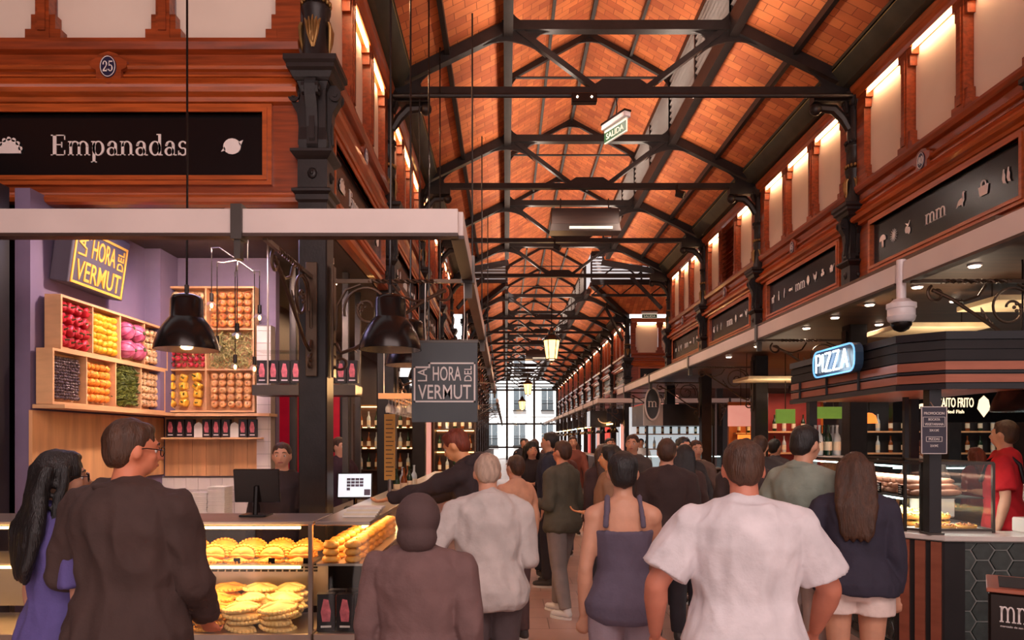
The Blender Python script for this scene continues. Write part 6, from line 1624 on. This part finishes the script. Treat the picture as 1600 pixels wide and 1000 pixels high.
def frame_mat(x_, y_, z_, sc_):
    x_, y_, z_ = x_.normalized()*sc_[0], y_.normalized()*sc_[1], z_.normalized()*sc_[2]
    return Matrix(((x_.x, y_.x, z_.x), (x_.y, y_.y, z_.y), (x_.z, y_.z, z_.z)))
BENT = ((.05, -.02, -.28), (-.05, .24, .02)); HOLD = ((.04, .04, -.28), (-.10, .2, .10)); SWF = ((.05, .14, -.24), (0, .14, -.2)); SWB = ((.08, -.14, -.24), (.03, -.02, -.25)); WIDE = ((.16, -.04, -.24), (.04, .1, -.22)); DOWN = ((.05, -.03, -.28), (.01, .05, -.25))
# foreground
make_person('person with long dark hair and glasses in a purple top, far left edge, from behind', -1.86, 2.95, 32, 1.66, (92, 80, 140), 'short', .80, (36, 32, 36), 'skirt', 'long', 'hair_black', (DOWN, BENT), yaw=22, extra=('glasses',), fem=True, vox=.010)
make_person('tall person with cropped dark hair in a dark brown leather jacket, seen from behind', -1.50, 2.80, 10, 1.79, (66, 47, 43), 'long', .76, (34, 30, 34), 'trousers', 'short', 'hair_brown', (((.1, .02, -.27), (-.06, .2, -.1)), ((.04, .06, -.28), (-.05, .16, -.18))), yaw=38, nod=6, extra=('collar', 'glasses'), build=1.17, vox=.009, tfold=.011, skin=(216, 130, 96))
make_person('short person in a dark mauve hooded coat standing before the pastry case corner', -.36, 2.95, 8, 1.47, (112, 84, 82), 'long', .62, (96, 76, 76), 'trousers', 'hood', 'hair_black', (DOWN, DOWN), build=1.22, vox=.010, stride=.1, tfold=.006)
make_person('grey haired person in a pale grey jacket with dark trousers, from behind', -.09, 3.9, -8, 1.64, (196, 186, 182), 'long', .80, (92, 78, 80), 'trousers', 'short', 'hair_grey', (WIDE, BENT), nod=16, lean=6, build=1.12, vox=.010, stride=.12, tfold=.009, extra=('collar',))
make_person('person in a dark hooded jacket with a violet sleeve leaning over the lit bar', -.12, 5.25, -72, 1.84, (52, 40, 42), 'long', .84, (50, 46, 56), 'trousers', 'short', 'hair_red', (((.05, .26, -.1), (-.0, .24, -.06)), ((.05, .24, -.14), (0, .24, -.08))), lean=20, nod=8, vox=.011, build=1.1, extra=('hood_down',), skin=(232, 160, 110))
make_person('person in a wide white T-shirt and pale shorts walking away, centre right', .95, 2.80, 10, 1.71, (212, 204, 208), 'short', .74, (214, 196, 192), 'shorts', 'short', 'hair_brown', (((.15, -.02, -.25), (.0, .1, -.22)), ((.13, .04, -.25), (-.02, .14, -.2))), nod=14, build=1.2, vox=.009, stride=.16, tfold=.006, skin=(196, 122, 98))
make_person('person in a dark tank top with bare shoulders, from behind, left of the white T-shirt', .60, 3.6, 5, 1.65, (96, 86, 104), 'tank', .86, (150, 132, 142), 'trousers', 'short', 'hair_black', (DOWN, SWF), vox=.011, fem=True, build=1.02, stride=.12, skin=(206, 148, 124))
make_person('person in a grey green shirt with dark hair looking into the pizza case', 1.90, 4.5, 52, 1.80, (136, 146, 134), 'short', .82, (168, 150, 144), 'trousers', 'short', 'hair_black', (DOWN, BENT), yaw=10, nod=10, build=1.06, vox=.011, extra=('collar',))
make_person('person with long brown hair in a navy sweater and white shorts at the pizza counter', 2.06, 4.15, 22, 1.63, (46, 42, 58), 'long', .88, (226, 204, 196), 'shorts_short', 'long', 'hair_brown', (WIDE, DOWN), fem=True, build=1.16, vox=.010, lean=4, skin=(206, 138, 112))
# behind the pizza counter
make_person('person in a red shirt with dark shoulder straps behind the sandwich case', 4.46, 6.3, -50, 1.88, (200, 28, 38), 'short', .84, (60, 34, 44), 'trousers', 'short', 'hair_brown', (DOWN, BENT), yaw=20, extra=('straps',), vox=.012, skin=(206, 140, 112))
make_person('person dressed in white cut by the right edge behind the pizza counter', 5.18, 6.6, 200, 1.78, (226, 220, 216), 'long', .80, (210, 200, 196), 'trousers', 'short', 'hair_black', (BENT, BENT), vox=.013)
# mid crowd
make_person('person in profile with long dark hair and a tan top in the crowd', .92, 6.2, -80, 1.66, (150, 112, 86), 'long', .84, (60, 52, 60), 'trousers', 'long', 'hair_black', (BENT, DOWN), fem=True, vox=.014, skin=(232, 150, 110))
make_person('person with glasses in an olive jacket and pale trainers in the crowd', .55, 6.9, -50, 1.70, (84, 80, 66), 'long', .80, (128, 116, 112), 'trousers', 'short', 'hair_brown', (BENT, DOWN), shoe=(206, 200, 198), extra=('glasses', 'collar'), vox=.014, stride=.12, build=1.1, skin=(214, 140, 104))
make_person('person with long black hair facing the camera in dark clothes', .33, 8.8, 170, 1.69, (44, 36, 40), 'long', .84, (50, 44, 50), 'trousers', 'long', 'hair_black', (HOLD, DOWN), fem=True, vox=.015, skin=(220, 160, 134))
make_person('tall person in profile in a dark blue jacket beside the black haired person', .52, 8.3, -72, 1.80, (40, 44, 60), 'long', .82, (46, 44, 52), 'trousers', 'short', 'hair_black', (DOWN, BENT), vox=.015, skin=(206, 130, 96))
make_person('person in a peach sleeved top beside the person leaning on the bar', .08, 6.0, -40, 1.58, (216, 160, 128), 'long', .84, (88, 66, 66), 'trousers', 'short', 'hair_brown', (DOWN, DOWN), vox=.015)
# crowd made of a few figures, copied and dressed differently
def recolour(r, top=None, bottom=None, hair=None):
    for c in r.children:
        n = c.name.split('.')[0]; k = None
        if n in ('jacket', 'long_sleeved_top', 'shirt', 'tank_top', 'collar', 'hood') and top: k = cloth_mat(top)
        if n in ('trousers', 'shorts', 'skirt') and bottom: k = cloth_mat(bottom)
        if n in ('hair', 'eyebrows') and hair: k = hair
        if k: c.material_slots[0].link = 'OBJECT'; c.material_slots[0].material = M[k]
P_ = []
P_.append(make_person('person in a dark brown jacket facing away in the middle of the crowd', 1.35, 5.9, 12, 1.72, (58, 42, 40), 'long', .82, (50, 46, 52), 'trousers', 'short', 'hair_brown', (DOWN, BENT), vox=.016, stride=.1, build=1.08))
P_.append(make_person('person with long brown hair and a dark top facing away in the crowd', 1.05, 7.6, -15, 1.66, (66, 46, 44), 'long', .84, (54, 50, 56), 'trousers', 'long', 'hair_brown', (DOWN, DOWN), vox=.016, fem=True))
P_.append(make_person('person walking towards the camera in a black jacket in the crowd', 1.95, 7.7, 172, 1.74, (40, 34, 36), 'long', .82, (50, 48, 56), 'trousers', 'short', 'hair_black', (SWF, SWB), vox=.016, stride=.18))
rc = random.Random(11)
crowd = [(2.15, 6.3, 1.0, 20, 0, (62, 48, 46), 'hair_black', 'dark brown jacket just beyond the white T-shirt'), (1.55, 8.6, 1.02, 200, 2, (70, 62, 60), 'hair_brown', 'grey brown jacket facing the camera'), (.85, 10.4, 1.0, 10, 1, (94, 52, 44), 'hair_red', 'rust top and red hair far ahead'),
         (1.9, 10.6, .98, -30, 0, (46, 50, 62), 'hair_black', 'slate jacket looking left'), (2.5, 9.6, 1.0, 60, 1, (70, 66, 72), 'hair_black', 'grey top near the white kitchen'), (1.2, 12.6, 1.02, 180, 2, (120, 64, 50), 'hair_brown', 'brick red jacket walking nearer'),
         (.5, 12.2, 1.0, 0, 0, (52, 46, 48), 'hair_brown', 'charcoal jacket in front of the far windows'), (2.0, 13.6, 1.0, 170, 2, (58, 60, 66), 'hair_black', 'grey blue jacket by the round emblem sign'), (2.9, 12.4, .97, 40, 1, (120, 112, 104), 'hair_blond', 'beige top and fair hair'),
         (.95, 15.2, 1.0, 5, 0, (72, 44, 40), 'hair_black', 'maroon jacket half way down the nave'), (1.6, 16.4, 1.0, -10, 1, (50, 44, 50), 'hair_brown', 'dark plum top'), (2.4, 15.9, 1.0, 190, 2, (86, 82, 84), 'hair_brown', 'mid grey jacket'), (.45, 17.8, 1.0, 175, 2, (44, 40, 44), 'hair_black', 'near black jacket at the cross aisle'),
         (1.25, 20.0, 1.0, 0, 0, (112, 70, 56), 'hair_brown', 'russet jacket at the cross aisle'), (2.1, 21.5, 1.0, 0, 1, (66, 60, 70), 'hair_black', 'lilac grey top at the cross aisle'), (.7, 24.0, 1.0, 180, 2, (52, 48, 50), 'hair_brown', 'dark grey jacket beyond the lantern'), (1.7, 27.0, 1.0, 0, 0, (90, 80, 72), 'hair_brown', 'khaki jacket far down the nave'), (1.0, 32.0, 1.0, 0, 1, (60, 56, 60), 'hair_black', 'ash grey top very far down the nave'),
         (1.75, 6.9, 1.0, 15, 1, (74, 50, 46), 'hair_black', 'umber top and black hair close behind the crowd'), (2.75, 7.6, 1.02, 30, 0, (50, 44, 46), 'hair_brown', 'sooty jacket left of the grey green shirt'), (2.3, 8.5, .98, 175, 2, (98, 78, 70), 'hair_brown', 'walnut jacket walking nearer'),
         (4.95, 9.9, 1.0, 200, 2, (40, 42, 48), 'hair_black', 'black jacket seen through the sandwich case'), (4.45, 9.6, .97, 20, 1, (150, 104, 84), 'hair_blond', 'tan top and fair hair behind the pizza case'), (5.6, 9.4, .99, 190, 2, (196, 190, 186), 'hair_red', 'white shirt and red hair behind the menu board'), (6.0, 9.0, .97, -20, 1, (132, 36, 36), 'hair_red', 'dark red top left of the red shirted person'),
         (3.6, 9.4, 1.0, 60, 0, (58, 52, 58), 'hair_black', 'dark grey jacket behind the far end of the case'), (3.5, 18.2, 1.0, 190, 2, (214, 214, 214), 'hair_black', 'white kitchen clothes behind the far white stall'), (4.5, 18.3, 1.0, 170, 2, (60, 70, 90), 'hair_black', 'blue clothes behind the far white stall'),
         (-2.0, 8.5, 1.0, 120, 2, (60, 34, 46), 'hair_brown', 'plum clothes working behind the bar'), (-1.86, 5.85, .97, 170, 2, (48, 34, 36), 'hair_brown', 'dark clothes working behind the pastry case')]
for i, (x, y, s, hd, pi_, tc_, hc, ds) in enumerate(crowd):
    src = P_[pi_]; r = copy_tree(src, (x, y, 0), R(-hd), 'person in a '+ds if not ds[0] in 'bdt' or ' ' in ds else ds); r.scale = tuple(v*s for v in src.scale)
    recolour(r, tc_, rc.choice([(46, 44, 54), (70, 62, 60), (40, 36, 40), (84, 80, 90)]), hc)
